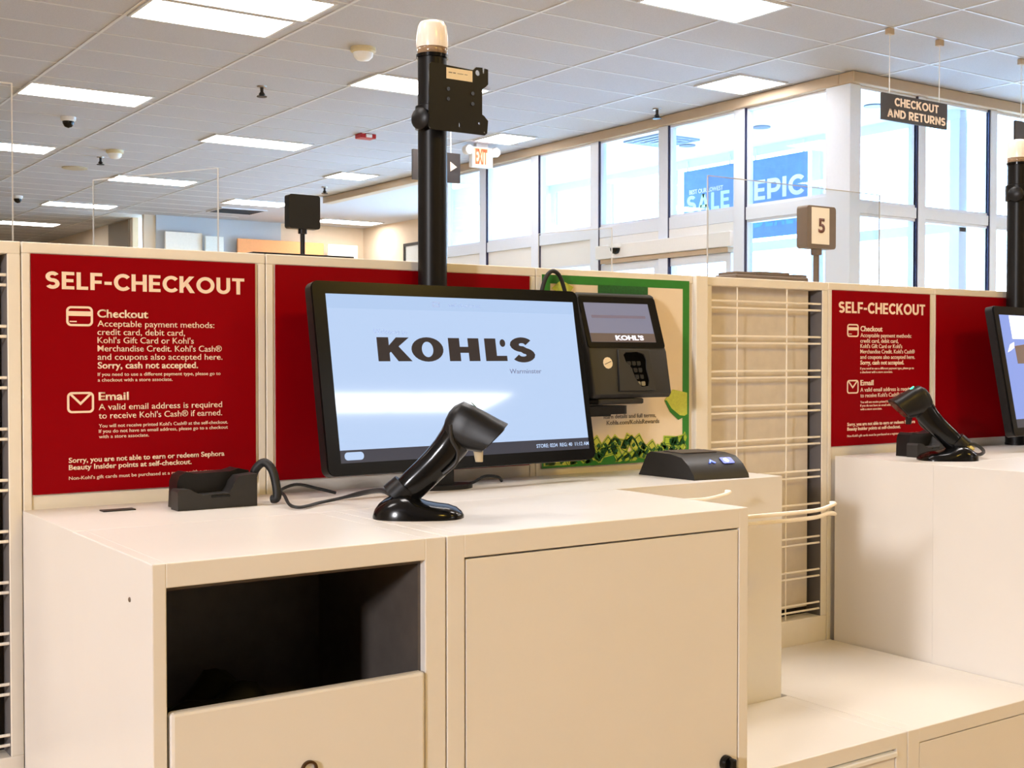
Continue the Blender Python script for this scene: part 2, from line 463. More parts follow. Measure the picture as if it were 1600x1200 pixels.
struct('wall_vestibule', boxm(8.5, 10.2, 13.7, 13.8, 0, CEIL), WHT)

# ------------------------------------------------------------------ ceiling troffers
def troffer(x0, x1, y0, y1, label):
    t = thing('ceiling_light', label, 'light', ((x0+x1)/2, (y0+y1)/2, CEIL-0.006), 'recessed ceiling lights')
    f = B(); w = 0.022
    for q in ((x0, x1, y0, y0+w), (x0, x1, y1-w, y1), (x0, x0+w, y0+w, y1-w), (x1-w, x1, y0+w, y1-w)):
        box(f, *q, CEIL-0.016, CEIL-0.001, 0.002)
    ob('frame', f, TBAR, t)
    ob('lens', boxm(x0+w, x1-w, y0+w, y1-w, CEIL-0.013, CEIL-0.003), LENS, t)
    return t
G = CEIL/2.44*0 + 2.44
for x0, x1, y0, y1, lb in (
    (2.80, 3.86, 8.31, 8.86, 'lower of the two touching long ceiling lights at the upper left of the photo'),
    (2.80, 3.90, 7.73, 8.28, 'upper of the two touching long ceiling lights, cut by the top of the photo'),
    (2.76, 3.88, 11.46, 12.02, 'long ceiling light just below and left of the touching pair'),
    (2.76, 3.88, 14.85, 15.42, 'long ceiling light cut by the left edge of the photo behind the tall acrylic'),
    (2.76, 3.88, 18.3, 18.87, 'long ceiling light low at the left edge, seen through the tall acrylic'),
    (5.12, 6.30, 9.42, 9.98, 'long ceiling light passing behind the beacon pole and mounting plate'),
    (5.06, 6.24, 12.98, 13.5, 'long ceiling light in the middle of the ceiling, left of the beacon pole'),
    (5.12, 6.24, 16.62, 17.18, 'long ceiling light seen across the top edge of the acrylic screen'),
    (5.08, 6.18, 20.0, 20.55, 'long ceiling light seen through the left edge of the acrylic screen'),
    (5.10, 6.15, 23.3, 23.9, 'farthest long ceiling light at the left, just above the partition'),
    (7.36, 8.36, 18.1, 18.7, 'long ceiling light directly behind the dark square pole sign'),
    (7.45, 8.02, 14.68, 15.24, 'square ceiling light left of the pole, next to the far end of the header'),
    (7.58, 8.08, 11.16, 11.72, 'square ceiling light just right of the mounting plate, near the exit sign'),
    (7.70, 8.30, 7.68, 8.26, 'square ceiling light beside the tan header above the sale poster'),
    (5.55, 6.50, 5.99, 6.53, 'large ceiling light cut by the top edge, right of the beacon pole'),
    (9.7, 10.9, 19.8, 20.35, 'distant ceiling light beyond the header, low behind the pole')):
    troffer(x0, x1, y0, y1, lb)

# ------------------------------------------------------------------ ceiling devices
def smoke(x, y, lb):
    t = thing('smoke_detector', lb, 'smoke detector', (x, y, CEIL), 'smoke detectors')
    b = lathe(B(), (x, y, CEIL), [(0.10, 0.0), (0.10, -0.03), (0.085, -0.04)]); smooth(ob('base', b, mat('cream_abs', (214, 200, 160), .5), t))
    d = lathe(B(), (x, y, CEIL), [(0.08, -0.04), (0.075, -0.07), (0.05, -0.095), (0.0, -0.105)]); smooth(ob('dome', d, WHT, t))
smoke(4.63, 8.75, 'white domed smoke detector on the ceiling left of the beacon')
smoke(4.50, 14.73, 'distant domed smoke detector above the acrylic screen')
def sprinkler(x, y, lb):
    t = thing('fire_sprinkler', lb, 'sprinkler', (x, y, CEIL), 'pendent fire sprinklers')
    ob('escutcheon', lathe(B(), (x, y, CEIL), [(0.045, 0), (0.04, -0.012), (0.015, -0.014)], 16), STL, t)
    b = lathe(B(), (x, y, CEIL), [(0.016, -0.014), (0.014, -0.05), (0.03, -0.075), (0.012, -0.085)], 12); ob('head', b, DKG, t)
    ob('deflector', lathe(B(), (x, y, CEIL), [(0.045, -0.09), (0.045, -0.098)], 16), DKG, t)
sprinkler(4.53, 10.5, 'small dark sprinkler head on the ceiling left of the smoke detector')
sprinkler(8.13, 9.24, 'small sprinkler head beside the tan header, right of the beacon pole')
sprinkler(4.50, 15.3, 'small distant sprinkler head under the far smoke detector')
sprinkler(7.93, 16.17, 'small distant sprinkler head right above the dark pole sign')
def domecam(x, y, z, lb, up=True):
    t = thing('dome_camera', lb, 'security camera', (x, y, z), 'dome security cameras')
    ob('mount', lathe(B(), (x, y, z), [(0.075, 0), (0.075, -0.03), (0.06, -0.045)], 24), WHT, t)
    smooth(ob('dome', lathe(B(), (x, y, z), [(0.058, -0.045), (0.055, -0.07), (0.035, -0.10), (0.0, -0.112)], 24), BLG, t))
domecam(3.49, 12.96, CEIL, 'small dome camera on the left ceiling under the second long light')
domecam(4.55, 19.7, CEIL, 'distant dome camera near the left edge behind the tall acrylic')
# red alarm strobe and hvac grilles
t = thing('alarm_strobe', 'small red fire alarm strobe on the ceiling left of the pole', 'fire alarm', (6.436, 12.11, CEIL))
ob('body', boxm(6.34, 6.53, 12.04, 12.18, CEIL-0.05, CEIL, 0.008), mat('alarm_red', (176, 24, 24), .4), t)
ob('strobe_lens', boxm(6.40, 6.47, 12.02, 12.04, CEIL-0.045, CEIL-0.01, 0.004), WHT, t)
def grille(x, y, w, l, z, lb, m):
    t = thing('air_vent', lb, 'air vent', (x, y, z))
    f = B()
    for q in ((x-w, x+w, y-l, y-l+.03), (x-w, x+w, y+l-.03, y+l), (x-w, x-w+.03, y-l+.03, y+l-.03), (x+w-.03, x+w, y-l+.03, y+l-.03)):
        box(f, *q, z-0.02, z)
    ob('frame', f, TBAR, t)
    s = B(); n = 9
    for k in range(n):
        yy = y-l+0.04+(2*l-0.08)*k/(n-1); box(s, x-w+.03, x+w-.03, yy-0.008, yy+0.008, z-0.018, z-0.004)
    ob('slats', s, m, t)
grille(8.0, 19.6, 0.40, 0.35, CEIL, 'dark air vent in the far ceiling left of the dark pole sign', DKG)
t = thing('ceiling_speaker', 'round beige speaker grille in the far left ceiling', 'speaker', (4.485, 16.36, CEIL))
ob('grille', lathe(B(), (4.485, 16.36, CEIL), [(0.16, 0), (0.16, -0.012), (0.12, -0.02), (0, -0.022)], 28), mat('speaker_beige', (190, 176, 150), .7), t)
t = thing('air_diffuser', 'square air diffuser in the bright vestibule ceiling', 'air vent', (8.95, 10.1, HB))
f = B()
for w in (0.29, 0.21, 0.13, 0.06):
    for q in ((-w, w, -w, -w+.025), (-w, w, w-.025, w), (-w, -w+.025, -w+.025, w-.025), (w-.025, w, -w+.025, w-.025)):
        box(f, 8.95+q[0], 8.95+q[1], 10.1+q[2], 10.1+q[3], HB-0.02-(.3-w)*.05, HB)
ob('louvre_rings', f, mat('diffuser_blue_grey', (150, 170, 200), .5), t)
for x, y, lb in ((9.40, 10.18, 'round downlight in the vestibule ceiling beside the diffuser'), (9.27, 8.94, 'round downlight in the vestibule ceiling above the blue posters'),
                 (9.35, 7.6, 'round downlight in the vestibule ceiling by the hanging sign')):
    t = thing('downlight', lb, 'light', (x, y, HB), 'vestibule downlights')
    ob('ring', lathe(B(), (x, y, HB), [(0.09, 0), (0.09, -0.012), (0.07, -0.014)], 24), mat('downlight_grey', (120, 130, 150), .5), t)
    ob('lamp', lathe(B(), (x, y, HB), [(0.066, -0.004), (0.066, -0.013)], 24), DKG, t)

# hanging signs
def wires(t, pts, z0, m=WHT):
    for x, y in pts:
        ob('wire', tube(B(), [(x, y, z0), (x, y, CEIL)], 0.004, 6, False), m, t)
        ob('clip', boxm(x-0.03, x+0.03, y-0.02, y+0.02, CEIL-0.05, CEIL-0.004, 0.004), TAN, t)
t = thing('hanging_sign', 'charcoal hanging sign with white letters CHECKOUT AND RETURNS', 'sign', (7.85, 6.0, EYE+1.75))
ob('board', boxm(7.468, 8.240, 5.99, 6.01, EYE+1.757, EYE+1.955, 0.003), SIGN, t)
M = frame((7.468, 5.989, EYE+1.757), (1, 0, 0), (0, 0, 1))
ob('lettering', merge([block('CHECKOUT', M, 0.138, 0.112, 0.062, 0.658, 0.003), block('AND RETURNS', M, 0.055, 0.024, 0.062, 0.742, 0.003)]), INK, t)
wires(t, ((7.56, 6.0), (8.15, 6.0)), EYE+1.955)
t = thing('hanging_sign', 'charcoal hanging sign cut by the right edge of the photo', 'sign', (9.5, 6.0, EYE+1.75))
ob('board', boxm(9.13, 9.9, 5.99, 6.01, EYE+1.735, EYE+1.93, 0.003), SIGN, t)
wires(t, ((9.22, 6.0), (9.8, 6.0)), EYE+1.93)
t = thing('hanging_sign', 'small dark hanging sign with a white arrow, seen past the beacon pole', 'sign', (6.0, 10.0, EYE+1.7))
ob('board', boxm(5.80, 6.317, 9.985, 10.015, EYE+1.65, EYE+1.93, 0.003), SIGN, t)
M = frame((6.235, 9.984, EYE+1.80), (1, 0, 0), (0, 0, 1))
ob('arrow', flat([[(-0.030, -0.045), (0.042, 0.0), (-0.030, 0.045)]], M, 0.003), INK, t)
wires(t, ((5.9, 10.0), (6.22, 10.0)), EYE+1.93)
# exit sign
t = thing('exit_sign', 'white exit sign with red letters by the far end of the header', 'sign', (7.85, 11.9, EYE+2.16))
ob('housing', boxm(7.68, 7.96, 11.88, 11.96, EYE+2.17, EYE+2.40, 0.008), WHT, t)
ob('canopy', boxm(7.74, 7.90, 11.89, 11.95, EYE+2.40, CEIL, 0.004), WHT, t)
ob('face', boxm(7.705, 7.885, 11.874, 11.88, EYE+2.19, EYE+2.385, 0.0), mat('exit_panel', (238, 196, 150), .5, emit=(255, 190, 130), estr=0.25), t)
M = frame((7.705, 11.872, EYE+2.21), (1, 0, 0), (0, 0, 1))
ob('lettering', text('EXIT', M, 0.01, 0.0, 0.16, 0.170, 0.03, 0.003), mat('exit_red', (240, 96, 60), .5, emit=(255, 70, 40), estr=0.6), t)
for x in (7.63, 8.0):
    h = loft(B(), [ell((x, 11.92-dy, EYE+2.36), (1, 0, 0), (0, 0, 1), r, r, 16) for dy, r in ((-.05, .03), (-.02, .055), (.04, .06), (.06, .05))])
    smooth(ob('emergency_lamp', h, WHT, t))
# dome camera on the door header
domecam(8.38, 10.18, EYE+1.20, 'black dome camera on the white header above the sliding door')

# vestibule posters
def poster_v(y0, y1, z0, z1, label, lines, m):
    t = thing('sale_poster', label, 'poster', (10.095, (y0+y1)/2, z0), 'blue posters in the entrance')
    ob('sheet', boxm(10.085, 10.095, y0, y1, z0, z1), m, t)
    for yy in (y0+.06, y1-.06): ob('hanger', boxm(10.0855, 10.0995, yy-.01, yy+.01, z1+.0005, HB-.02), WHT, t)
    M = frame((10.0845, y1, z0), (0, -1, 0), (0, 0, 1))
    for nm, s, a, b, y, c, mm in lines:
        ob(nm, block(s, M, a, y, c, b, 0.003) if c > .1 else text(s, M, a, y, c, b, 0.02, 0.003), mm, t)
PBL = mat('poster_blue', (104, 146, 214), .5, var=.08, scale=12)
PGN = mat('poster_pale_green', (206, 240, 196), .5)
PTE = mat('poster_teal', (96, 176, 200), .5)
poster_v(10.16, 10.98, EYE+1.32, EYE+2.20, 'blue poster with big pale green letters SALE in the entrance', (
    ('lettering', 'SALE', 0.06, 0.76, 0.385, 0.20, PGN), ('small_print', 'BEST OUR LOWEST', 0.10, 0.66, 0.60, 0.05, WHT)), PBL)
poster_v(9.06, 9.88, EYE+1.32, EYE+2.19, 'blue poster with big white letters EPIC in the entrance', (
    ('lettering', 'EPIC', 0.05, 0.77, 0.42, 0.22, WHT), ('second_line', 'DEALS', 0.05, 0.77, 0.12, 0.20, PTE)), PBL)

# ------------------------------------------------------------------ far end of the shop
t = thing('display_panel', 'pale cream display panel against the far wall left of the orange one', 'panel', (7.5, 20.8, 0), 'display panels at the far wall')
ob('board', boxm(7.20, 7.85, 20.78, 20.83, 0.06, EYE+2.15, 0.004), mat('pale_cream', (246, 238, 224), .6), t); ob('base', boxm(7.2, 7.85, 20.6, 20.95, 0, 0.06), WHT, t)
t = thing('display_panel', 'narrow pale dotted panel left of the orange panel at the far wall', 'panel', (8.0, 20.7, 0), 'display panels at the far wall')
ob('board', boxm(7.87, 8.20, 20.68, 20.73, 0.06, EYE+2.10, 0.004), mat('pale_dots', (226, 230, 224), .6, var=.06, scale=60), t); ob('base', boxm(7.87, 8.2, 20.55, 20.86, 0, 0.06), WHT, t)
t = thing('display_panel', 'orange display panel against the far wall behind the dark pole sign', 'panel', (9.3, 20.8, 0), 'display panels at the far wall')
ob('board', boxm(8.50, 10.17, 20.78, 20.83, 0.06, EYE+2.10, 0.004), mat('orange_board', (244, 168, 106), .6), t); ob('base', boxm(8.5, 10.17, 20.6, 20.95, 0, 0.06), WHT, t)
t = thing('display_panel', 'pale green display panel right of the orange one at the far wall', 'panel', (10.5, 20.7, 0), 'display panels at the far wall')
ob('board', boxm(10.21, 10.82, 20.68, 20.73, 0.06, EYE+2.08, 0.004), mat('pale_green_board', (222, 228, 216), .6), t); ob('base', boxm(10.21, 10.82, 20.55, 20.86, 0, 0.06), WHT, t)
t = thing('wall_panel', 'dark taupe panel on the far left wall behind the acrylic screen', 'panel', (6.88, 22.2, 0))
ob('board', boxm(6.865, 6.8995, 21.75, 22.9, 0.02, CEIL-0.02, 0.004), mat('taupe_board', (120, 104, 84), .7), t)
t = thing('framed_poster', 'black framed picture on the far right wall, just left of the beacon pole', 'picture', (11.08, 19.0, EYE+1.0))
f = B()
y0, y1, z0, z1 = 18.7, 19.4, EYE+0.9, EYE+2.03
for q in ((y0, y1, z0, z0+.05), (y0, y1, z1-.05, z1), (y0, y0+.05, z0+.05, z1-.05), (y1-.05, y1, z0+.05, z1-.05)):
    box(f, 11.06, 11.1, *q)
ob('frame', f, BLK, t); ob('picture', boxm(11.08, 11.1, y0+.05, y1-.05, z0+.05, z1-.05), mat('pale_picture', (214, 222, 224), .6), t)

# ------------------------------------------------------------------ the partition
PF = ux(8.5); PB = PF + 0.05; PT = uz(0.757)
def rail_frame(bm, x0, x1, z0, z1, wl, wr, wt, wb, bev=0.0015):
    box(bm, x0, x1, PF, PB, z1-wt, z1, bev); box(bm, x0, x1, PF, PB, z0, z0+wb, bev)
    box(bm, x0, x0+wl, PF, PB, z0+wb, z1-wt, bev); box(bm, x1-wr, x1, PF, PB, z0+wb, z1-wt, bev)
def sign_panel(x0, x1, label):
    t = thing('partition_panel', label, 'partition', ((x0+x1)/2, PF, 0), 'partition panels')
    f = B(); rail_frame(f, x0+0.0008, x1-0.0008, 0, PT, 0.013, 0.013, 0.017, 0.3)
    ob('frame', f, FRM, t)
    ob('board', boxm(x0+0.013, x1-0.013, PF+0.002, PB-0.002, 0.3, PT-0.017), FRM, t)
    return t
def grid_panel(x0, x1, label):
    t = thing('grid_panel', label, 'partition', ((x0+x1)/2, PF, 0), 'wire grid partition panels')
    a, b = x0+0.042, x1-0.019
    z0, z1 = uz(-2.62), uz(0.675)
    f = B(); rail_frame(f, x0+0.0008, x1-0.0008, 0, PT, 0.042, 0.019, PT-z1, z0)
    ob('frame', f, FRM, t)
    ob('liner', boxm(a, b, PF+0.044, PB, z0, z1), GAP, t)
    ob('edge_channel', boxm(b-0.0012, b, PF+0.002, PF+0.0438, z0, z1), mat('channel_grey', (104, 100, 100), .6), t)
    ob('backing', boxm(a, b-0.016, PF+0.030, PF+0.043, z0+0.02, z1), mat('backing_board', (214, 203, 188), .6), t)
    w = B()
    z = uz(0)+0.1235
    while z > z0+0.01:
        for dz in (0, -0.0152):
            tube(w, [(a, PF+0.006, z+dz), (b, PF+0.006, z+dz)], 0.0024, 8, False)
        z -= 0.0771
    ob('horizontal_wires', w, WIRE, t)
    w = B()
    for fx in (0.245, 0.69):
        x = a+(b-a)*fx; tube(w, [(x, PF+0.0095, z0), (x, PF+0.0095, z1)], 0.0017, 8, False)
    ob('vertical_wires', w, WIRE, t)
    return t
XA, XB, XC, XD, XE = ux(1.98), ux(3.69), ux(6.13), ux(7.98), ux(9.78)
pa = sign_panel(XA, XB, 'cream partition panel holding the large left SELF-CHECKOUT poster')
pb = sign_panel(XB, XC, 'cream partition panel with plain red poster behind the big monitor')
pc = sign_panel(XC, XD, 'cream partition panel with the green bordered poster')
pd = grid_panel(XD, XE, 'white wire grid panel between the two checkout stations')
dup(pd, pd.location + Vector((-DX, 0, 0)), 'white wire grid panel at the left edge of the photo')
dup(pa, pa.location + Vector((DX, 0, 0)), 'cream partition panel holding the small right SELF-CHECKOUT poster')
dup(pb, pb.location + Vector((DX, 0, 0)), 'cream partition panel with red poster at the right edge')
# thin post between poster panel and grid panel
pp = tag(ob('partition_post', boxm(ux(7.92), ux(8.07), PF-0.012, PF-0.0006, 0, PT, 0.002), FRM), 'slim pale upright post between green poster and wire grid', 'post', 'partition posts')
for dx, lb in ((-DX, 'slim pale upright post left of the large SELF-CHECKOUT poster'),):
    q = pp.copy(); COL.objects.link(q); q.location.x += dx; q['label'] = lb

# red posters
def red_poster(x0, x1, label, words):
    z0, z1 = uz(-0.908), uz(0.68)
    t = thing('red_poster', label, 'poster', ((x0+x1)/2, PF, z0), 'red posters on the partition')
    y = PF - 0.0030
    ob('sheet', boxm(x0, x1, y, PF-0.0004, z0, z1), RED, t)
    if not words: return t
    W, H = x1-x0, z1-z0
    M = frame((x0, y-0.0001, z0), (1, 0, 0), (0, 0, 1))
    def L(s, a, b, v, c, bold=0.0): return text(s, M, a*W, (1-v)*H, c*H, b*W, bold, 0.0006)
    ob('title', block('SELF-CHECKOUT', M, .058*W, (1-.143)*H, .073*H, .945*W), INK, t)
    ob('payment_heading', L('Checkout', .273, .495, .258, .033, .024), INK, t)
    ob('email_heading', L('Email', .276, .407, .611, .033, .024), INK, t)
    ob('payment_text', merge([
        L('Acceptable payment methods:', .273, .800, .297, .026, .004), L('credit card, debit card,', .273, .662, .333, .026, .004),
        L("Kohl's Gift Card or Kohl's", .273, .703, .368, .026, .004), L("Merchandise Credit. Kohl's Cash\u00ae", .273, .835, .403, .026, .004),
        L('and coupons also accepted here.', .273, .838, .439, .026, .004), L('Sorry, cash not accepted.', .273, .722, .476, .027, .022),
        L('If you need to use a different payment type, please go to', .273, .828, .508, .0145), L('a checkout with a store associate.', .273, .603, .532, .0145)]), INK, t)
    ob('email_text', merge([
        L('A valid email address is required', .276, .835, .653, .026, .004), L("to receive Kohl's Cash\u00ae if earned.", .276, .835, .690, .026, .004),
        L("You will not receive printed Kohl's Cash\u00ae at the self-checkout.", .276, .862, .728, .0145), L('If you do not have an email address, please go to a checkout', .276, .862, .751, .0145),
        L('with a store associate.', .276, .495, .774, .0145)]), INK, t)
    ob('notice_text', merge([
        L('Sorry, you are not able to earn or redeem Sephora', .148, .845, .873, .021, .022), L('Beauty Insider points at self-checkout.', .148, .690, .903, .021, .022),
        L("Non-Kohl's gift cards must be purchased at a register with a store associate.", .148, .895, .945, .0145)]), INK, t)
    def P(pts): return [(a*W, (1-v)*H) for a, v in pts]
    def rr(a0, a1, v0, v1, r): return rounded(a0*W, a1*W, (1-v1)*H, (1-v0)*H, r*W)
    ob('card_icon', merge([flat([rr(.142, .254, .213, .297, .02), rr(.151, .245, .222, .288, .012)], M, 0.0006),
                           flat([P([(.151, .234), (.245, .234), (.245, .254), (.151, .254)])], M, 0.0006), flat([P([(.156, .275), (.185, .275), (.185, .280), (.156, .280)])], M, 0.0006)]), INK, t)
    ob('envelope_icon', merge([flat([rr(.143, .256, .575, .664, .02), rr(.152, .247, .584, .655, .012)], M, 0.0006),
                               flat([P([(.150, .583), (.158, .578), (.199, .618), (.241, .578), (.249, .583), (.199, .631)])], M, 0.0006)]), INK, t)
    return t
r1 = red_poster(ux(2.04), ux(3.604), 'large dark red SELF-CHECKOUT poster on the partition at the left', True)
r2 = red_poster(ux(3.763), ux(6.056), 'plain dark red poster behind the big monitor', False)
dup(r1, r1.location + Vector((7.79*S, 0, 0)), 'smaller looking dark red SELF-CHECKOUT poster at the right, behind the far scanner')
dup(r2, r2.location + Vector((7.75*S, 0, 0)), 'plain dark red poster at the right edge behind the second monitor')

# green bordered poster
x0, x1, z0, z1 = ux(6.182), ux(7.865), uz(-0.945), uz(0.711)-0.002
t = thing('green_poster', 'cream poster with green border and banknote pattern beside the big monitor', 'poster', ((x0+x1)/2, PF, z0))
W, H = x1-x0, z1-z0
ob('sheet', boxm(x0, x1, PF-0.003, PF-0.0004, z0, z1), PAP, t)
M = frame((x0, PF-0.0034, z0), (1, 0, 0), (0, 0, 1))
R = lambda a, b, c, d: [(a, c), (b, c), (b, d), (a, d)]
ob('border', flat([R(0, W, 0, H), R(0.020, W-0.018, 0.019, H-0.017)], M, 0.0004), GRN, t)
ob('top_block', flat([R(W*.36, W*.70, H-0.062, H-0.016)], M, 0.0006), DGR, t)
ob('small_print', merge([text('learn details and full terms,', M, W*.40, H*.245, 0.0085, W*.76, 0, 0.0006), text('Kohls.com/KohlsRewards', M, W*.42, H*.212, 0.0085, W*.785, .01, 0.0006)]), GRYT, t)
rnd = random.Random(3)
lime, yel, dk = [], [], []
Mx = [Matrix.Translation((0, -0.0003*k, 0)) @ M for k in range(5)]
def note(cx, cy, ang, w, h, grow=1.0):
    ca, sa = math.cos(ang), math.sin(ang)
    return [(min(W*.985, max(.004, cx+ca*u_*w*grow-sa*v_*h*grow)), max(.004, cy+sa*u_*w*grow+ca*v_*h*grow)) for u_, v_ in ((-.5, -.5), (.5, -.5), (.5, .5), (-.5, .5))]
for k in range(40):
    row = k % 3
    cx = W*(.03+.93*((k*7) % 40)/39); cy = (.012, .024, .038)[row]+rnd.uniform(-.003, .004); an = rnd.uniform(-1.1, 1.1)
    (lime if k % 2 else yel).append(flat([note(cx, cy, an, .040, .020)], Mx[1+k % 2], 0.0003))
    dk.append(flat([note(cx, cy, an, .034, .015), note(cx, cy, an, .031, .0125)], Mx[3], 0.0002))
    dk.append(flat([note(cx, cy, an, .007, .009)], Mx[3], 0.0002))
ob('lime_banknotes', merge(lime), LGR, t); ob('yellow_banknotes', merge(yel), YGR, t); ob('dark_marks', merge(dk), DGR, t)
fan = [(W*.82, H*.335), (W*.88, H*.395), (W*.985, H*.375), (W*.985, H*.255), (W*.92, H*.225), (W*.86, H*.27)]
ob('banknote_fan', flat([fan], Mx[2], 0.0003), YGR, t)
ob('fan_edge', flat([[(W*.82, H*.335), (W*.86, H*.27), (W*.92, H*.225), (W*.975, H*.245), (W*.93, H*.25), (W*.87, H*.29), (W*.835, H*.335)]], Mx[4], 0.0003), GRN, t)
ob('corner_banknote', flat([[(W*.06, H*.93), (W*.15, H*.88), (W*.20, H*.94), (W*.12, H*.975)]], Mx[1], 0.0003), YGR, t)

# ------------------------------------------------------------------ cabinets
CF, CB = ux(5.88), ux(7.265)
def bin_cabinet(x0, x1, label):
    t = thing('bin_cabinet', label, 'cabinet', ((x0+x1)/2, CF, 0), 'bin cabinets')
    a, b = ux(2.032), ux(3.488)
    oz1, oz0 = uz(-1.122), uz(-1.735)
    f = B()
    box(f, x0, a, CF, CB, 0, TOP, 0.0015); box(f, b, x1, CF, CB, 0, TOP, 0.0015)
    box(f, a-0.001, b+0.001, CF, CB, oz1, TOP, 0.0015); box(f, a-0.001, b+0.001, CF, CB, 0, 0.08)
    box(f, a-0.001, b+0.001, CB-0.012, CB, 0.08, oz1)
    ob('body', f, LAM, t)
    d = B()
    box(d, a, a+0.004, CF+0.012, CB-0.016, 0.1, oz1-0.001); box(d, b-0.004, b, CF+0.012, CB-0.016, 0.1, oz1-0.001)
    box(d, a+0.004, b-0.004, CB-0.02, CB-0.016, 0.1, oz1-0.001); box(d, a+0.004, b-0.004, CF+0.012, CB-0.02, oz1-0.005, oz1-0.001)
    box(d, a+0.004, b-0.004, CF+0.03, CB-0.02, 0.1, 0.104)
    ob('lining', d, BIN, t)
    ob('peg', loft(B(), [ell((x0-.0008*i, CF+.078, uz(-1.223)), (0, 1, 0), (0, 0, 1), r, r, 12) for i, r in enumerate((.003, .003, .002))]), BRN, t)
    fl = ob('flap', boxm(a+0.003, b-0.002, CF-0.004, CF+0.012, 0.085, oz0, 0.004), LAM, t)
    lock = B()
    lx, lz = ux(2.773), uz(-2.14)
    n = 28
    loft(lock, [[(lx+math.cos(2*math.pi*i/n)*r, CF-0.004-d_, lz+math.sin(2*math.pi*i/n)*r) for r, d_ in ((0.0075, 0), (0.0075, .004), (0.0105, .004), (0.0105, 0))] for i in range(n)], closed=True)
    ob('lock_ring', lock, mat('brown_steel', (86, 66, 46), .35, metal=.8), fl)
    bag = B(); bmesh.ops.create_icosphere(bag, subdivisions=4, radius=1)
    rn = random.Random(5)
    for v in bag.verts:
        k = 1+0.10*math.sin(7*v.co.x+3*v.co.y)+0.07*math.sin(11*v.co.y+5*v.co.z)+.05*rn.random()
        v.co = Vector(((a+b)/2-0.055+v.co.x*0.095*k, CF+0.14+v.co.y*0.10*k, uz(-2.38)+v.co.z*0.13*k))
    smooth(ob('bag', bag, BAG, t), 180)
    return t
def door_cabinet(x0, x1, label):
    t = thing('door_cabinet', label, 'cabinet', ((x0+x1)/2, CF, 0), 'door cabinets')
    a, b, dz = ux(3.748), ux(5.905), uz(-1.132)
    f = B()
    box(f, x0, a, CF, CB, 0, TOP, 0.0015); box(f, b, x1, CF, CB, 0, TOP, 0.0015)
    box(f, a-0.001, b+0.001, CF, CB, dz, TOP, 0.0015); box(f, a-0.001, b+0.001, CF, CB, 0, 0.08); box(f, a-0.001, b+0.001, CB-0.012, CB, 0.08, dz)
    ob('body', f, LAM, t)
    ob('door_gap', boxm(a, b, CF+0.018, CF+0.022, 0.08, dz), GAP, t)
    d = ob('door', boxm(a+0.0022, b-0.0022, CF+0.0005, CF+0.017, 0.083, dz-0.0025, 0.001), LAM, t)
    k = B(); kx, kz = ux(5.783), uz(-2.675)
    loft(k, [ell((kx, CF+0.0005-d_, kz), (1, 0, 0), (0, 0, 1), r, r, 24) for d_, r in ((0, .0115), (.006, .0115), (.010, .010), (.011, .004))])
    box(k, kx-0.0035, kx+0.0035, CF-0.022, CF-0.010, kz-0.010, kz+0.010, 0.002)
    ob('lock', k, BLG, d)
    return t
def ledge(x0, x1, label):
    t = thing('rear_ledge', label, 'counter', ((x0+x1)/2, CB, 0), 'rear ledges along the partition')
    ob('body', boxm(x0, x1, CB+0.0004, PF-0.0135, 0, TOP, 0.0006), LAM, t)
    ob('kick_strip', boxm(x0+.004, x1-.004, CB-0.0002+.0005, CB+0.0004, 0.004, 0.08), GAP, t)
    return t
c1 = bin_cabinet(ux(1.96), ux(3.622), 'white bin cabinet with dark open slot, front left')
c2 = door_cabinet(ux(3.630), ux(5.99), 'white cabinet with plain door and black lock under the scanner')
l1 = ledge(ux(1.965), ux(7.80), 'narrow white ledge along the partition behind the front cabinets')
dup(c1, c1.location + Vector((7.86*S, 0, 0)), 'white cabinet at the right edge carrying the far scanner and its stand')
dup(c2, c2.location + Vector((7.86*S, 0, 0)), 'white door cabinet right of the cabinet that carries the far scanner')
dup(l1, l1.location + Vector((7.86*S, 0, 0)), 'narrow white ledge along the partition under the second monitor')
# low bagging cabinets
LT = uz(-2.87); LF = ux(6.04)
def low_cabinet(x0, x1, y1, label, slot):
    t = thing('low_cabinet', label, 'cabinet', ((x0+x1)/2, LF, 0), 'low bagging cabinets')
    f = B()
    a, b, dz = x0+0.032, x1-0.03, LT-0.026
    box(f, x0, a, LF, y1, 0, LT, 0.0015); box(f, b, x1, LF, y1, 0, LT, 0.0015)
    box(f, a-.001, b+.001, LF, y1, dz, LT, 0.0015); box(f, a-.001, b+.001, LF, y1, 0, 0.05); box(f, a-.001, b+.001, y1-.012, y1, .05, dz)
    ob('body', f, LAM, t)
    ob('door_gap', boxm(a, b, LF+0.02, LF+0.024, 0.05, dz), GAP, t)
    if slot:
        d = ob('drawer_front', boxm(a+0.002, b-0.002, LF+0.002, LF+0.018, 0.052, dz-0.012, 0.001), LAM, t)
        ob('lip', boxm(a+0.01, b-0.004, LF-0.007, LF+0.012, dz-0.0115, dz-0.0025, 0.002), WHT, d)
    else:
        ob('door', boxm(a+0.002, b-0.002, LF+0.001, LF+0.018, 0.052, dz-0.002, 0.001), LAM, t)
    return t
low_cabinet(ux(6.005), ux(7.872), CB-0.0005, 'low white cabinet with a lipped drawer beside the front door cabinet', True)
low_cabinet(ux(7.88), ux(9.812), PF-0.003, 'low white cabinet in the nook under the wire grid panel', False)

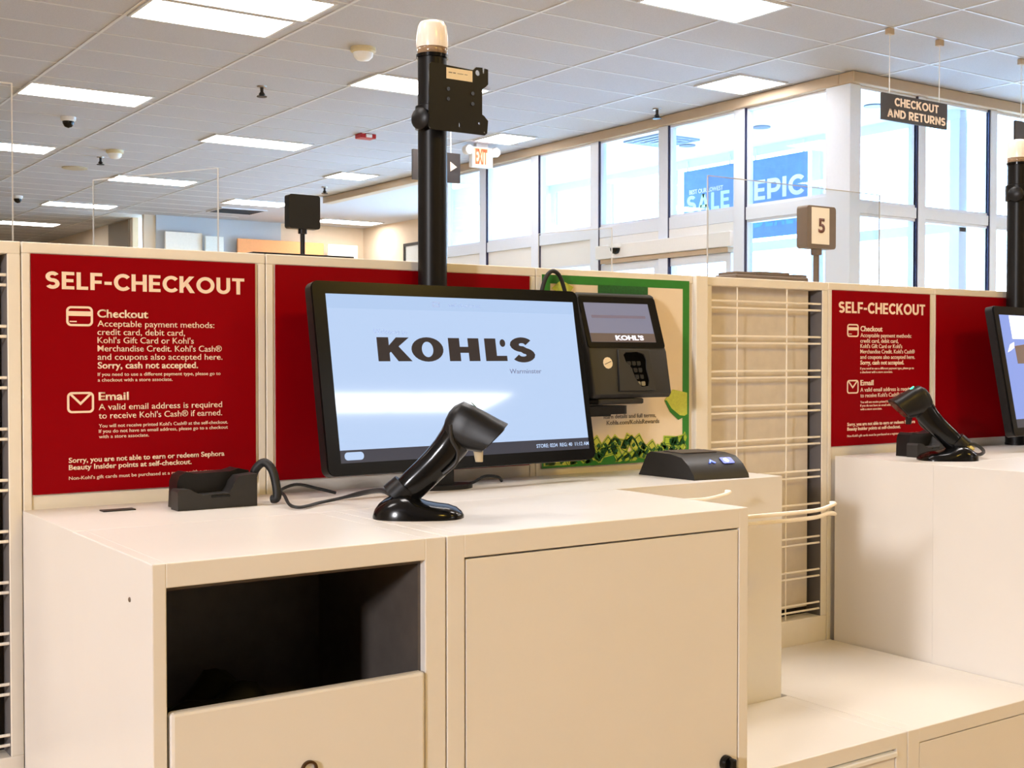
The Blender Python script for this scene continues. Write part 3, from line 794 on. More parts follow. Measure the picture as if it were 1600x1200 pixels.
# wire bag arms on the right side of the door cabinet
t = thing('bag_rack', 'white wire bag arms on the right side of the door cabinet', 'rack', (ux(5.99), 1.5, 0.96))
xs = ux(5.99)
def arm(y, z, x1, up):
    return tube(B(), [(xs, y, z), (xs+0.10, y, z), (x1-0.06, y, z-0.001), (x1-0.015, y, z+0.004), (x1, y, z+up), (x1-0.004, y+0.008, z+up)], 0.0036, 8)
ob('arm', arm(1.452, EYE-0.263, 1.690, 0.008), WIRE, t)
ob('arm', arm(1.452, EYE-0.275, 1.690, 0.002), WIRE, t)
ob('arm', arm(1.615, EYE-0.252, 1.598, 0.008), WIRE, t)
ob('mounting_plate', boxm(xs, xs+0.004, 1.43, 1.64, EYE-0.292, EYE-0.240, 0.001), WIRE, t)

# ------------------------------------------------------------------ monitor
def monitor(label, lx=0.0, text_on=True):
    mx, my, mz = 1.168, 7.85*S, EYE-0.191
    yaw, tl = 0.061, 0.177
    t = thing('touch_monitor', label, 'monitor', (mx, my+0.03, TOP), 'checkout touch monitors')
    a = Vector((math.cos(yaw), math.sin(yaw), 0)); n = Vector((math.sin(yaw), -math.cos(yaw), 0))
    u = Vector((0, 0, 1))*math.cos(tl) - n*math.sin(tl)
    M = frame((mx, my, mz), a, u)          # local z points out of the screen, to the customer
    W, H = 0.573, 0.322
    b = prism(B(), rounded(-W/2, W/2, 0, H, 0.014), M, -0.021, -0.002)
    box_e = [e for e in b.edges]
    smooth(ob('housing', b, BLK, t))
    ob('bezel', flat([rounded(-W/2+.001, W/2-.001, 0.001, H-.001, 0.013), R(-0.262, 0.273, 0.020, 0.300)], M, 0.0015), BEZ, t)
    s = ob('screen', flat([R(-0.262, 0.273, 0.041, 0.300)], M, 0.0008), SCR, t)
    q = Matrix.Translation(M.to_3x3() @ Vector((0, 0, 0.0009))) @ M
    ob('task_bar', flat([R(-0.262, 0.273, 0.020, 0.041)], M, 0.0008), TSK, t)
    if not text_on: return t
    ob('status_bar', flat([R(-0.262, 0.273, 0.276, 0.300)], q, 0.0002), SCB, s)
    q2 = Matrix.Translation(M.to_3x3() @ Vector((0, 0, 0.0013))) @ M
    # heavy wide letters built from outlines
    def mp(pts, x, w, y, h): return [(x+w*p, y+h*v) for p, v in pts]
    y, h = 0.187, 0.041
    K = mp([(0, 0), (.37, 0), (.37, .34), (.42, .40), (.64, 0), (1.09, 0), (.68, .62), (1.04, 1), (.62, 1), (.37, .66), (.37, 1), (0, 1)], -0.172, 0.062, y, h)
    def oval(cx, cy, rx, ry, n=28): return [(cx+rx*math.cos(2*math.pi*i/n), cy+ry*math.sin(2*math.pi*i/n)) for i in range(n)]
    O1, O2 = oval(-0.071, y+h/2, 0.033, h*.52), oval(-0.071, y+h/2, 0.0120, h*.33)
    Hh = mp([(0, 0), (.36, 0), (.36, .36), (.64, .36), (.64, 0), (1, 0), (1, 1), (.64, 1), (.64, .62), (.36, .62), (.36, 1), (0, 1)], -0.026, 0.066, y, h)
    Ll = mp([(0, 0), (1, 0), (1, .23), (.52, .23), (.52, 1), (0, 1)], 0.053, 0.048, y, h)
    dot = oval(0.0935, y+h*.80, 0.0062, 0.0070, 16)
    sp = []
    for i in range(15):
        aa = math.radians(25+i*245/14); sp.append((0.1375+0.0165*math.cos(aa), y+h*.735+h*.20*math.sin(aa)))
    for i in range(1, 15):
        aa = math.radians(90-i*245/14); sp.append((0.1385+0.0175*math.cos(aa), y+h*.265+h*.20*math.sin(aa)))
    def thick(pts, wx, wy):
        A, Bq = [], []
        for i, p in enumerate(pts):
            p0, p1 = pts[max(i-1, 0)], pts[min(i+1, len(pts)-1)]
            dx, dy = p1[0]-p0[0], p1[1]-p0[1]; l = math.hypot(dx, dy) or 1
            A.append((p[0]-dy/l*wx, p[1]+dx/l*wy)); Bq.append((p[0]+dy/l*wx, p[1]-dx/l*wy))
        return A + Bq[::-1]
    logo = merge([flat([K], q, .0004), flat([O1, O2], q, .0004), flat([Hh], q, .0004), flat([Ll], q, .0004), flat([dot], q, .0004), flat([thick(sp, 0.0108, 0.0054)], q, .0004)])
    ob('logo_lettering', logo, LOGO, s)
    ob('greeting', text('Welcome to', q, -0.177, 0.2335, 0.0085, -0.110, 0, .0004), SCT, s)
    ob('town_name', text('Warminster', q, 0.103, 0.164, 0.0085, 0.177, .005, .0004), SCD, s)
    ob('status_text', text('self-checkout', q2, -0.018, 0.284, 0.006, 0.052, 0, .0004), SCT, s)
    ob('status_icon', flat([rounded(-0.052, -0.036, 0.282, 0.292, .002), rounded(-0.049, -0.039, 0.285, 0.289, .001)], q2, .0002), SCT, s)
    tb = [c for c in t.children if c.name.startswith('task_bar')][0]
    ob('button', flat([rounded(-0.254, -0.218, 0.0245, 0.0375, .006)], q, .0004), SCR, tb)
    ob('status_line', text('STORE: 0234  REG: 40  11:12 AM', q, 0.146, 0.027, 0.0065, 0.272, .006, .0004), SCR, tb)
    return t
def screen_mat(name, rgb, s):
    m = mat(name, (14, 15, 18), 0.045, var=0.0, emit=rgb, estr=s); return m
SCR = screen_mat('lit_screen', (196, 220, 255), 0.92)
SCB = screen_mat('lit_status_bar', (190, 216, 253), 0.90)
TSK = screen_mat('lit_task_bar', (84, 84, 96), 0.6)
LOGO = mat('screen_logo', (40, 36, 36), .5, var=0, spec=.1, emit=(70, 62, 62), estr=.45)
SCT = mat('screen_pale_text', (120, 140, 180), .5, emit=(150, 175, 220), estr=.8)
SCD = mat('screen_grey_text', (96, 104, 130), .5, emit=(104, 120, 160), estr=.7)
m1 = monitor('large black touch monitor showing the store logo, in the foreground')
# its foot
def mon_foot(t, dx):
    x = 1.135
    f = prism(B(), [(0.055*math.cos(2*math.pi*i/28), 0.030*math.sin(2*math.pi*i/28)) for i in range(28)], frame((x, 1.846, TOP), (1, 0, 0), (0, 1, 0)), 0, 0.008)
    f2 = prism(B(), rounded(-0.022, 0.022, -0.010, 0.010, 0.004), frame((x, 1.858, TOP), (1, 0, 0), (0, 1, 0)), 0.008, 0.12)
    ob('foot', f, BLK, t); ob('stem', f2, BLK, t)
mon_foot(m1, 0)
m2 = dup(m1, m1.location + Vector((DX+0.005, 0, 0)), 'second black touch monitor cut by the right edge of the photo', rotz=0.10)
for c in list(m2.children):      # this one shows another page
    if c.name.startswith('screen'):
        for g in list(c.children): bpy.data.objects.remove(g)
        sc2 = c
    elif c.name.startswith('task_bar'):
        for g in list(c.children): bpy.data.objects.remove(g)

if True:
    Q = frame((1.168, 7.85*S, EYE-0.191), (math.cos(.061), math.sin(.061), 0), Vector((0, 0, 1))*math.cos(.177)-Vector((math.sin(.061), -math.cos(.061), 0))*math.sin(.177))
    Q = Matrix.Translation(Q.to_3x3() @ Vector((0, 0, 0.0012))) @ Q
    off = Matrix.Translation(-m1.location)
    for nm, poly, mm in (('white_page', R(-0.207, 0.20, 0.240, 0.299), mat('screen_white', (240, 240, 246), .2, emit=(244, 244, 250), estr=.9)),
                         ('brown_picture', [(-0.200, 0.178), (-0.10, 0.178), (-0.10, 0.23), (-0.202, 0.222)], mat('screen_brown', (110, 94, 88), .2, emit=(110, 96, 92), estr=.6)),
                         ('pale_swoosh', [(-0.246, 0.206), (-0.226, 0.226), (-0.203, 0.232), (-0.206, 0.218), (-0.23, 0.210)], mat('screen_pale', (240, 240, 246), .2, emit=(240, 240, 250), estr=.9))):
        me = flat([poly], off @ Q, .0003); me.materials.clear(); me.materials.append(mm)
        g_ = bpy.data.objects.new(nm, me); COL.objects.link(g_); g_.parent = sc2
    sc2.data = sc2.data.copy(); sc2.data.materials.clear(); sc2.data.materials.append(screen_mat('lit_violet_screen', (150, 172, 244), .9))

# ------------------------------------------------------------------ beacon pole
def pole():
    px, py = 1.158, 1.9245
    t = thing('beacon_pole', 'tall black pole with unlit white beacon and empty mounting plate, behind the big monitor', 'pole', (px, py, TOP), 'checkout beacon poles')
    zt = EYE+0.537
    r = 0.0262
    smooth(ob('tube', lathe(B(), (px, py, TOP), [(r+.001, 0), (r+.001, .006), (r, .007), (r, zt-TOP)], 40), BLM, t))
    smooth(ob('collar', lathe(B(), (px, py, zt), [(r, 0), (0.0290, 0), (0.0290, 0.006), (0.026, 0.006)], 40), BLG, t))
    smooth(ob('beacon_base', lathe(B(), (px, py, zt), [(0.0262, 0.006), (0.0270, 0.007), (0.0270, 0.017), (0.0262, 0.018)], 40), mat('smoky_clear_ring', (150, 124, 98), .15, var=.3, scale=60), t))
    smooth(ob('beacon_lens', lathe(B(), (px, py, zt), [(0.0282, 0.018), (0.0288, 0.026), (0.0278, 0.042), (0.0254, 0.058), (0.0215, 0.0645), (0.012, 0.067), (0.0, 0.0675)], 40), mat('milky_lens', (250, 238, 226), .22, var=.02), t), 60)
    # clamp and knob
    zk = EYE+0.43
    c = lathe(B(), (px, py, zk), [(r, -0.022), (0.031, -0.020), (0.031, 0.020), (r, 0.022)], 40)
    smooth(ob('clamp', c, BLM, t))
    k = loft(B(), [ell((px-0.024-0.016*i/4, py-0.012-0.006*i/4, zk-0.006), (0.36, -0.93, 0), (0, 0, 1), q, q, 18) for i, q in enumerate((.014, .018, .0195, .0195, .014))])
    smooth(ob('knob', k, BLK, t))
    return t, px, py
t, px, py = pole()
# flat mounting plate, traced in metres: origin at its lower left
M = frame((1.128, py-0.045, EYE+0.401), (1, 0, 0), (0, 0, 1)) @ Matrix.Diagonal((1.07, 1.03, 1, 1))
out = [(-0.004, 0.004), (0.0, 0.0), (0.105, 0.0), (0.110, 0.004), (0.112, 0.026), (0.104, 0.034), (0.100, 0.036), (0.100, 0.080),
       (0.106, 0.084), (0.112, 0.090), (0.112, 0.116), (0.1055, 0.117), (0.1045, 0.108), (0.1015, 0.108), (0.1005, 0.118), (0.088, 0.117), (0.082, 0.111), (0.0, 0.114), (-0.004, 0.110)]
kh = [(0.0912+0.0048*math.cos(2*math.pi*i/16), 0.1075+0.0050*math.sin(2*math.pi*i/16)) for i in range(16)]
kh2 = [(0.0915, 0.099), (0.0940, 0.099), (0.0940, 0.104), (0.0915, 0.104)]
def hole(x, y, rx, ry=None):
    ry = ry or rx
    return [(x+rx*math.cos(2*math.pi*i/12), y+ry*math.sin(2*math.pi*i/12)) for i in range(12)]
pl = ob('mounting_plate', flat([out, kh, hole(0.094, 0.020, .0022), hole(0.105, 0.0055, .0016), hole(0.055, 0.013, .0016, .005)], M, 0.0015), BLM, t)
for sx, sz in ((0.032, 0.072), (0.080, 0.070), (0.032, 0.055), (0.080, 0.052)):
    ob('screw', prism(B(), hole(sx, sz, .0034), M, 0.0015, 0.0032), BLG, pl)
pf = ob('plate_label', flat([R(0.029, 0.080, 0.090, 0.109)], Matrix.Translation((0, -0.0018, 0)) @ M, 0.0003), STK, pl)
ob('label_print', flat([R(0.033, 0.040, 0.1000, 0.1018), R(0.0415, 0.047, 0.1000, 0.1018), R(0.050, 0.062, 0.1003, 0.1013), R(0.064, 0.070, 0.1003, 0.1013)], Matrix.Translation((0, -0.0021, 0)) @ M, 0.0002), GRYT, pl)
ob('plate_bracket', boxm(px-0.012, px+0.012, py-0.044, py-0.024, EYE+0.43, EYE+0.51, 0.002), BLM, t)
p1 = t
p2 = dup(p1, p1.location + Vector((1.788, 0, -0.006)), 'second black pole with white beacon cut by the right edge of the photo')
p2.location.z = TOP
for c in p2.children:
    nm = c.name.split('.')[0]
    if nm == 'tube':
        c.data = c.data.copy(); c.data.transform(Matrix.Diagonal((1, 1, (EYE+.537-TOP-.034)/(EYE+.537-TOP), 1)))
    elif nm in ('collar', 'beacon_base', 'beacon_lens'): c.location.z -= .034
for c in list(p2.children):
    if c.name.split('.')[0] in ('mounting_plate', 'plate_bracket'):
        for g in list(c.children): bpy.data.objects.remove(g)
        bpy.data.objects.remove(c)

# ------------------------------------------------------------------ card terminal
tx0, tx1 = 1.486, 1.689
def terminal():
    t = thing('card_terminal', 'black card payment terminal behind the right side of the big monitor', 'payment terminal', (1.49, 1.91, TOP))
    prof = [(1.876, -.080), (1.870, -.072), (1.886, .012), (1.890, .020), (1.926, .124), (1.934, .128), (1.946, .126), (1.948, -.03), (1.940, -.076), (1.930, -.080)]
    b = loft(B(), [[(x, y, EYE+z) for y, z in prof] for x in (tx0, tx1)])
    es = [e for e in b.edges if abs(e.verts[0].co.x-e.verts[1].co.x) < 1e-6]
    bmesh.ops.bevel(b, geom=es, offset=0.007, segments=3, profile=.5, affect='EDGES')
    smooth(ob('housing', b, DKG, t), 35)
    # upper face
    uy = Vector((0, 1.926-1.890, .124-.020)); M = frame((tx0, 1.890, EYE+.020), (1, 0, 0), uy)
    M = Matrix.Translation(M.to_3x3() @ Vector((0, 0, 0.0006))) @ M
    Wd = tx1-tx0
    bz = ob('screen_bezel', flat([rounded(0.002, Wd-0.004, -0.002, 0.106, .006)], M, .001), BLG, t)
    q = Matrix.Translation(M.to_3x3() @ Vector((0, 0, 0.0012))) @ M
    ob('screen', flat([R(0.012, Wd-0.026, 0.010, 0.092)], q, .0004), mat('terminal_screen', (30, 28, 30), .25, emit=(148, 148, 172), estr=.7), bz)
    q2 = Matrix.Translation(M.to_3x3() @ Vector((0, 0, 0.0018))) @ M
    ob('screen_footer', flat([R(0.012, Wd-0.026, 0.010, 0.028)], q2, .0003), mat('terminal_footer', (60, 50, 48), .3, emit=(96, 82, 80), estr=.7), bz)
    ob('screen_line', flat([R(0.025, Wd-0.04, 0.060, 0.066)], q2, .0003), mat('terminal_line', (60, 50, 48), .3, emit=(128, 118, 140), estr=.7), bz)
    q3 = Matrix.Translation(M.to_3x3() @ Vector((0, 0, 0.0024))) @ M
    ob('screen_logo', text("KOHL'S", q3, Wd*.36, 0.014, 0.009, Wd*.72, .05, .0003), mat('terminal_logo', (200, 200, 210), .4, emit=(220, 220, 235), estr=.8), bz)
    # lower face
    ly = Vector((0, 1.886-1.870, .012+.072)); M = frame((tx0, 1.870, EYE-.072), (1, 0, 0), ly)
    M = Matrix.Translation(M.to_3x3() @ Vector((0, 0, 0.0006))) @ M
    ob('round_sticker', merge([flat([hole(0.044, 0.062, .0115), [(0.036, .0585), (0.053, .0645), (0.0525, .0658), (0.0355, .0598)]], M, .0005)]), STK, t)
    hood = [(0.082, 0.078), (0.090, 0.083), (0.120, 0.084), (0.136, 0.079), (0.141, 0.068), (0.139, 0.050), (0.143, 0.026), (0.139, 0.014), (0.120, 0.012), (0.106, 0.030), (0.098, 0.052), (0.086, 0.064)]
    ob('keypad_recess', flat([hood], M, .0012), mat('recess_black', (2, 2, 2), .8, spec=.05), t)
    ob('keypad_shield', flat([[(0.072, 0.088), (0.150, 0.088), (0.156, 0.006), (0.064, 0.006)], hood], M, .003, .0008), DKG, t)
    for i in range(3):
        for j in range(4):
            ox, oy = 0.090+0.0125*i+0.002*j, 0.056-0.0135*j
            k = flat([rounded(ox, ox+0.0095, oy, oy+0.0085, .002)], Matrix.Translation(M.to_3x3() @ Vector((0, 0, 0.0022))) @ M, .0014)
            ob('key', k, mat('key_red', (96, 50, 40), .5) if (i, j) == (0, 3) else (mat('key_pale', (128, 120, 96), .5) if j == 3 else BLK), t)
    # mount
    ob('tray', boxm(1.50, 1.615, 1.872, 1.94, EYE-.092, EYE-.081, .003), DKG, t)
    arm_ = prism(B(), rounded(1.462, 1.592, 1.885, 1.935, .02), frame((0, 0, EYE-.112), (1, 0, 0), (0, 1, 0)), 0, .016)
    smooth(ob('swivel_arm', arm_, BLK, t))
    ob('wall_bracket', boxm(1.490, 1.575, 1.925, PF-0.0039, EYE-.118, EYE-.0965, .002), BLK, t)
    cab = tube(B(), [(1.405, 1.936, EYE-.10), (1.406, 1.936, EYE+.08), (1.414, 1.936, EYE+.140), (1.432, 1.936, EYE+.166), (1.452, 1.936, EYE+.160), (1.466, 1.936, EYE+.130), (1.476, 1.936, EYE+.09), (1.49, 1.938, EYE+.05)], .0042, 10)
    smooth(ob('cable', cab, RUB, t))
    return t
terminal()

# ------------------------------------------------------------------ tag deactivator
t = thing('tag_deactivator', 'low black wedge pad with blue lights on the rear ledge', 'electronic pad', (1.66, 1.77, TOP))
prof = [(1.856, 0), (1.850, .010), (1.832, .042), (1.822, .047), (1.765, .0455), (1.735, .040), (1.716, .026), (1.702, .008), (1.700, 0)]
sk = lambda x, y: x+0.02*(1.856-y)
b = loft(B(), [[(sk(x, y), y-0.12*(x-1.59), TOP+z) for y, z in prof] for x in (1.588, 1.715)])
smooth(ob('body', b, DKG, t), 30)
M = frame((1.600, 1.757, TOP+.0462), (1, -.12, 0), (0, 1, .03))
ob('top_pad', flat([rounded(0.012, 0.098, 0.004, 0.058, .004)], M, .0008), mat('pad_brown', (70, 60, 54), .55, var=.1), t)
BLU = mat('blue_led', (60, 80, 200), .3, emit=(70, 110, 255), estr=1.6)
sl = Vector((0, 1.735-1.716, .040-.026)); M = frame((1.59, 1.716, TOP+.0265), (1, -.12, 0), sl)
M = Matrix.Translation(M.to_3x3() @ Vector((0, 0, .0012))) @ M
ob('status_light', flat([[(0.050, .004), (0.058, .014), (0.066, .004), (0.062, .004), (0.058, .009), (0.054, .004)]], M, .0006), BLU, t)
ob('status_light', flat([hole(0.094, .010, .006)], M, .0006), mat('bright_blue_led', (140, 170, 255), .3, emit=(120, 160, 255), estr=3.0), t)
ob('light_window', flat([rounded(0.083, 0.110, .001, .018, .003)], Matrix.Translation((0, .0003, 0)) @ M, .0004), mat('led_window', (40, 56, 150), .3, emit=(60, 90, 220), estr=.7), t)

# ------------------------------------------------------------------ hand scanner in its stand
SA = Vector((0.83, -0.558, 0)); SN = Vector((0.558, 0.83, 0)); SZ = Vector((0, 0, 1))
SO = Vector((0.902, 1.539, TOP))
PXM = 0.00096
def sp(px_, py_, n=0.0): return SO + SA*((px_-652)*PXM) + SZ*((808-py_)*PXM) + SN*n
def scanner_set(label_s, label_b):
    st = thing('scanner_stand', label_b, 'stand', SO, 'scanner stands')
    secs = []
    for px_, h, w in ((584, 4, 10), (587, 13, 24), (593, 21, 34), (602, 28, 41), (613, 34, 46), (626, 38, 48), (638, 37, 50), (650, 29, 50), (664, 24, 49), (680, 21, 47), (696, 19, 43), (708, 15, 36), (716, 9, 24), (720, 4, 10)):
        c = []
        for i in range(16):
            th = math.pi*i/15
            c.append(SO + SA*((px_-652)*PXM) + SN*(math.cos(th)*w*PXM) + SZ*(max(0, math.sin(th))**0.6*h*PXM))
        secs.append(c)
    smooth(ob('base', loft(B(), secs), BLG, st), 50)
    ob('status_led', loft(B(), [ell(sp(597, 802, -0.022-0.0015*i), SA, SZ, r, r, 12) for i, r in enumerate((.0045, .0045, .003))]), mat('white_led', (200, 210, 255), .3, emit=(190, 205, 255), estr=2.5), st)
    cup = loft(B(), [ell(sp(618+8*i, 778-8*i), (SA*.68+SZ*.73).cross(SN), SN, (25-1*i)*PXM, (25-1*i)*PXM, 20) for i in range(3)])
    smooth(ob('cup', cup, BLK, st))
    g = thing('barcode_scanner', label_s, 'scanner', SO, 'hand barcode scanners')
    ax = (SA*.707+SZ*.707).normalized(); pr = ax.cross(SN).normalized()
    # handle rising to the neck and head
    secs = []
    for cx, cy, a_, b_, in ((622, 783, 17, 15), (634, 770, 22, 19), (648, 756, 23, 20), (664, 741, 23, 20), (680, 725, 23.5, 20), (694, 709, 24.5, 21), (704, 696, 26, 22), (711, 684, 27, 24)):
        secs.append(ell(sp(cx, cy), pr, SN, a_*PXM, b_*PXM, 28, 2.4))
    smooth(ob('handle', loft(B(), secs), BLG, g), 60)
    hx = (SA*.707-SZ*.707).normalized(); hp = hx.cross(SN).normalized()
    secs = []
    for (ax_, ay), (bx, by), b_ in (((698, 650), (692, 662), 8), ((706, 641), (688, 678), 18), ((720, 634.5), (693, 692), 24), ((737, 642), (707, 701), 27), ((755, 651.5), (721, 706), 31), ((772, 661), (735, 709), 35), ((786, 668), (745, 710), 38)):
        top_, bot_ = sp(ax_, ay), sp(bx, by)
        secs.append(ell((top_+bot_)/2, (top_-bot_).normalized(), SN, (top_-bot_).length/2, b_*PXM, 32, 3.0))
    head = ob('head', loft(B(), secs), BLK, g); smooth(head, 50)
    ob('scan_window', loft(B(), [ell(sp(765.2, 688.8), hp, SN, 22*PXM, 31*PXM, 32, 4), ell(sp(766.5, 690.2), hp, SN, 21*PXM, 30*PXM, 32, 4)]), BLG, head)
    bp = loft(B(), [ell(sp(716+7*i, 690-1.5*i), (SA*.5+SZ*.85), SN, a_*PXM, (30-1*i)*PXM, 24) for i, a_ in enumerate((2.6, 3.6, 2.6))])
    ring = tube(B(), [sp(701, 668, -.0215), sp(703, 690, -.0225), sp(712, 708, -.0215), sp(708, 726, -.0195), sp(690, 742, -.0185)], .0030, 8)
    smooth(ob('side_trim', ring, DKG, g)); bp.free()
    trg = loft(B(), [ell(sp(741+.6*i, 704+7*i), SA, SN, (8-.8*i)*PXM, (9-1*i)*PXM, 14, 3) for i in range(4)])
    smooth(ob('trigger', trg, mat('pale_trigger', (196, 180, 150), .4), g))
    ip = sp(735, 641) + hp*0.2*PXM
    ob('indicator', loft(B(), [ell(ip + hp*.0012*i, hx, SN, r*PXM, r*PXM, 14) for i, r in enumerate((7, 6))]), mat('grey_indicator', (96, 120, 110), .3), head)
    return st, g
st1, g1 = scanner_set('black barcode scanner leaning right in front of the big monitor', 'black scanner stand with small white light on the front cabinet')
cab = tube(B(), [sp(628, 776), sp(612, 774), sp(596, 771, .025), (0.895, 1.68, TOP+.024), (0.882, 1.752, TOP+.008), (0.848, 1.750, TOP+.004), (0.815, 1.722, TOP+.004), (0.795, 1.715, TOP+.004), (0.792, 1.738, TOP+.006), (0.814, 1.805, TOP+.012), (0.828, 1.85, TOP+.016), (0.862, 1.863, TOP+.022), (0.90, 1.863, TOP+.013), (0.932, 1.863, TOP+.004)], .0022, 8,
           rs=lambda f: .0042 if f < .26 else (.0042-.0016*(f-.26)/.03 if f < .29 else .0026))
smooth(ob('cable', cab, RUB, g1))
def place2(o, loc, rz, lb):
    r = dup(o, loc, lb, rz); return r
st2 = place2(st1, (2.380, 1.724, TOP), math.radians(178), 'black scanner stand on the right cabinet below the far scanner')
g2 = place2(g1, (2.380, 1.724, TOP), math.radians(178), 'far black barcode scanner leaning left over the right cabinet')
for c in list(g2.children):
    if c.name.startswith('trigger'):
        c.data = c.data.copy(); c.data.materials.clear(); c.data.materials.append(BLK)
    if c.name.startswith('cable'): bpy.data.objects.remove(c)
    elif c.name.startswith('head'):
        for g_ in c.children:
            if g_.name.startswith('indicator'):
                g_.data = g_.data.copy(); g_.data.materials.clear(); g_.data.materials.append(mat('green_led', (80, 220, 180), .3, emit=(60, 230, 180), estr=1.2))
cab2 = tube(B(), [(2.412, 1.706, TOP+.036), (2.436, 1.692, TOP+.034), (2.468, 1.692, TOP+.018), (2.505, 1.73, TOP+.006), (2.58, 1.81, TOP+.005), (2.68, 1.87, TOP+.005)], .004, 8)
smooth(ob('cable', cab2, RUB, g2))
for c in g2.children:
    if c.name.startswith('cable'):
        c.data.transform(Matrix.Translation(Vector((0, 0, 0)))); c.data.transform(Matrix.Rotation(-math.radians(178), 4, 'Z'))
ob('putty', loft(B(), [ell(Vector((2.418, 1.699, TOP+.022+.005*i)), (1, 0, 0), (0, 1, 0), r, r, 12) for i, r in enumerate((.014, .015, .009))]), mat('yellow_putty', (206, 186, 96), .6), st2)
for c in st2.children:
    if c.name.startswith('putty'): c.data.transform(Matrix.Rotation(-math.radians(178), 4, 'Z'))

# ------------------------------------------------------------------ charging cradle with a strap
def cradle():
    x0, x1, y0, y1 = 0.640, 0.766, 1.800, 1.868
    t = thing('charging_cradle', 'squat black charging cradle on the ledge below the large red poster', 'cradle', ((x0+x1)/2, y0, TOP), 'charging cradles')
    front = [(x0, 0), (x1, 0), (x1, .050), (x1-.028, .048), (x1-.036, .040), (x1-.040, .030), (x1-.046, .023), (x0+.040, .022), (x0+.028, .026), (x0+.020, .031), (x0+.003, .032), (x0, .028)]
    M = frame((0, y0, TOP), (1, 0, 0), (0, 0, 1))
    smooth(ob('front_shell', prism(B(), front, M, 0, -.030), DKG, t), 30)
    back = [(x0+.008, 0), (x1-.001, 0), (x1-.001, .053), (x1-.018, .057), (x1-.032, .053), (x0+.040, .052), (x0+.024, .055), (x0+.014, .050), (x0+.010, .040)]
    smooth(ob('rear_shell', prism(B(), back, M, -.030, -.066), BLK, t), 30)
    ob('slot', boxm(x0+.052, x1-.044, y0-.001, y0+.012, TOP+.017, TOP+.021, .001), BLG, t)
    return t
cr = cradle()
cr2 = dup(cr, cr.location + Vector((1.735, 0.0, 0)), 'black charging cradle behind the far scanner')
t = thing('coiled_cable', 'thick black cable bent in a hoop right of the charging cradle', 'cable', (0.79, 1.83, TOP))
lp = tube(B(), [(0.775, 1.845, TOP+.030), (0.779, 1.838, TOP+.052), (0.789, 1.828, TOP+.064), (0.797, 1.815, TOP+.054), (0.801, 1.808, TOP+.030), (0.801, 1.805, TOP+.010), (0.796, 1.812, TOP+.0075)], .0068, 14)
smooth(ob('cord', lp, RUB, t))
ob('plug', boxm(0.770, 0.784, 1.840, 1.862, TOP, TOP+.034, .003), RUB, t)
tag(ob('cable_cover', boxm(0.545, 0.594, 1.852, 1.872, TOP, TOP+.002, .0006), DKG), 'small flat dark cover plate on the counter left of the cradle', 'cover')
tag(ob('loose_cable', tube(B(), [(1.17, 1.905, TOP+.003), (1.20, 1.87, TOP+.003), (1.235, 1.872, TOP+.014), (1.262, 1.868, TOP+.012), (1.275, 1.875, TOP+.003)], .0026, 8), RUB), 'short black cable end lying under the big monitor', 'cable')

# ------------------------------------------------------------------ staffed registers behind the partition
def counter(x0, x1, y0, y1, label):
    t = thing('register_counter', label, 'counter', ((x0+x1)/2, y0, 0), 'register counters behind the partition')
    ob('top', boxm(x0, x1, y0, y1, 1.07, 1.10, .003), FRM, t); ob('body', boxm(x0+.03, x1-.03, y0+.03, y1-.03, 0, 1.07), FRM, t)
counter(2.80, 6.2, 2.75, 3.4, 'register counter behind the partition under the number 5 sign')
counter(0.5, 2.75, 2.72, 4.6, 'register counter behind the partition under the dark pole sign')
def pole_sign(x, y, z1, w, label, face):
    t = thing('lane_sign', label, 'sign', (x, y, 1.10), 'register lane signs')
    h = w
    M = frame((x-w/2, y, z1-h), (1, 0, 0), (0, 0, 1))
    smooth(ob('box', prism(B(), rounded(0, w, 0, h, w*.08), M, w*.16, -w*.16), BRN if face else BLM, t))
    smooth(ob('pole', lathe(B(), (x, y, 1.10), [(w*.3, 0), (w*.3, .01), (w*.07, .012), (w*.07, z1-h-1.10-w*.15), (w*.13, z1-h-1.10-w*.14), (w*.13, z1-h-1.10)], 20), BRN if face else BLM, t))
    if face:
        q = Matrix.Translation((0, -w*.16-.001, 0)) @ M
        ob('number_plate', flat([R(w*.15, w*.76, w*.10, w*.96)], q, .0006), PAP, t)
        ob('numeral', text('5', Matrix.Translation((0, -.0012, 0)) @ q, w*.37, w*.38, w*.32, w*.60, .03, .0006), mat('brown_print', (112, 60, 44), .6), t)
BRN = mat('brown_plastic', (112, 92, 74), .5)
pole_sign(0.952*4.2/2.03, 4.2, EYE+0.288*4.2/2.03, 0.060*4.2/2.03, 'dark square pole sign above the partition, left of the beacon pole', False)
pole_sign(2.292*3.0/2.03, 3.0, EYE+0.360*3.0/2.03, 0.101*3.0/2.03, 'brown pole sign with the number 5 above the partition', True)
t = thing('receipt_printer', 'dark brown register box peeking over the partition left of the number 5 sign', 'printer', (3.06, 2.95, 1.10))
ob('body', boxm(2.893, 3.24, 2.9, 3.0, 1.10, EYE+.272, .006), BRN, t)
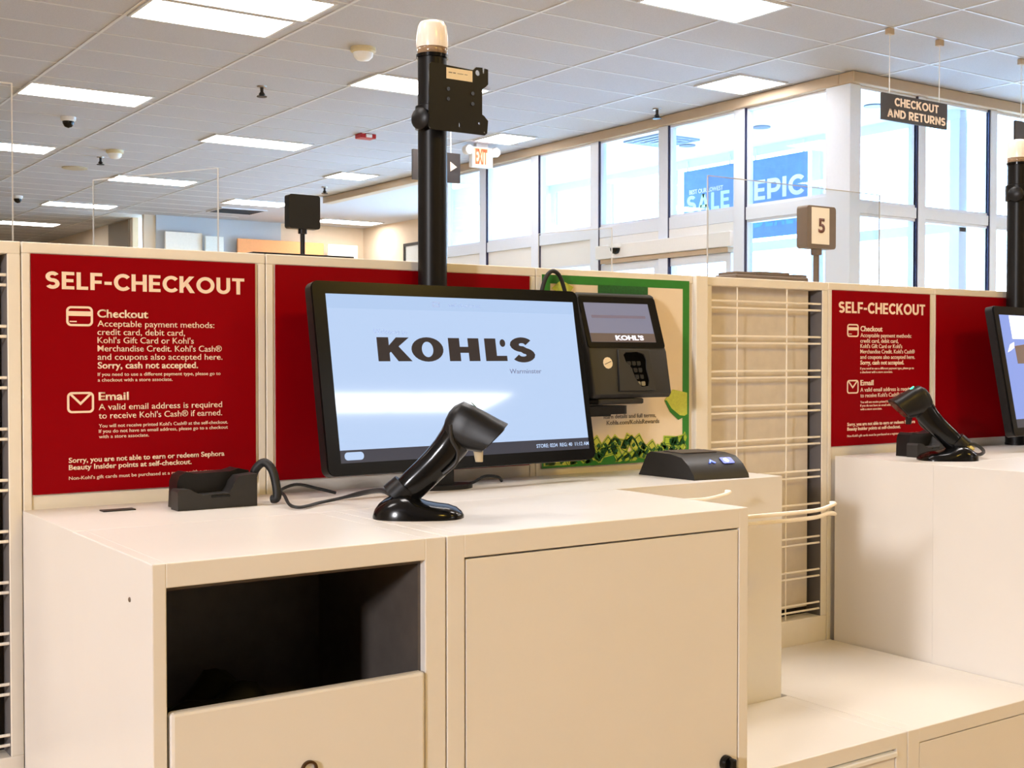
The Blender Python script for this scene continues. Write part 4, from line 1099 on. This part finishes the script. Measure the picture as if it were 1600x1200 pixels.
for k, (a, b) in enumerate(((2.90, 2.99), (3.0, 3.15), (3.17, 3.235))):
    ob('key_block', boxm(a, b, 2.905, 2.99, EYE+.272, EYE+.280+.004*(k == 1), .002), BRN, t)
tag(ob('shelf_tray', boxm(0.831, 1.022, PF+.012, PB, PT, PT+.004, .001), BLK), 'thin dark strip lying on top of the partition under the dark pole sign', 'tray')

# clear acrylic screens
def acrylic(p0, p1, z0, z1, label, feet=True):
    d = Vector((p1[0]-p0[0], p1[1]-p0[1], 0)); L = d.length; d.normalize(); nn = Vector((-d.y, d.x, 0))
    t = thing('acrylic_screen', label, 'screen', ((p0[0]+p1[0])/2, (p0[1]+p1[1])/2, z0), 'clear acrylic screens')
    M = frame((p0[0], p0[1], z0), d, (0, 0, 1))
    h = z1-z0; th = .0015
    ob('sheet', prism(B(), [(.002, .002), (L-.002, .002), (L-.002, h-.002), (.002, h-.002)], M, -th, th), ACR, t)
    f = B()
    prism(f, R(0, .002, 0, h), M, -th, th); prism(f, R(L-.002, L, 0, h), M, -th, th); prism(f, R(.002, L-.002, h-.002, h), M, -th, th)
    ob('edge', f, ACE, t)
    if feet:
        for s in (.2, .8):
            ob('foot', prism(B(), R(L*s-.02, L*s+.02, 0, .03), M, -.04, .04), ACR, t)
    return t
acrylic((0.89, 3.09), (1.07, 2.73), 1.10, 1.665, 'clear acrylic screen standing angled behind the large red poster')
acrylic((0.0, 2.10), (0.478, 2.10), PT-.05, EYE+.44, 'tall clear acrylic screen at the left edge of the photo', False)
acrylic((2.04, 2.14), (2.66, 2.14), PT-.05, EYE+.428, 'wide clear acrylic screen behind the wire grid, left of the number 5 sign', False)
acrylic((2.535, 3.50), (2.62, 3.20), 1.10, EYE+.43, 'small narrow acrylic screen behind the green poster', True)
for x0, y0 in ((0.25, 2.005), (2.2, 2.005), (2.5, 2.005)):
    tag(ob('screen_clamp', boxm(x0, x0+.03, y0+.0005, 2.0965 if x0 < 1 else 2.1365, PT-.04, PT-.02, .002), STL), {0.25: 'metal clamp holding the tall left acrylic screen', 2.2: 'left metal clamp of the wide acrylic screen', 2.5: 'right metal clamp of the wide acrylic screen'}[x0], 'clamp', 'acrylic screen clamps')
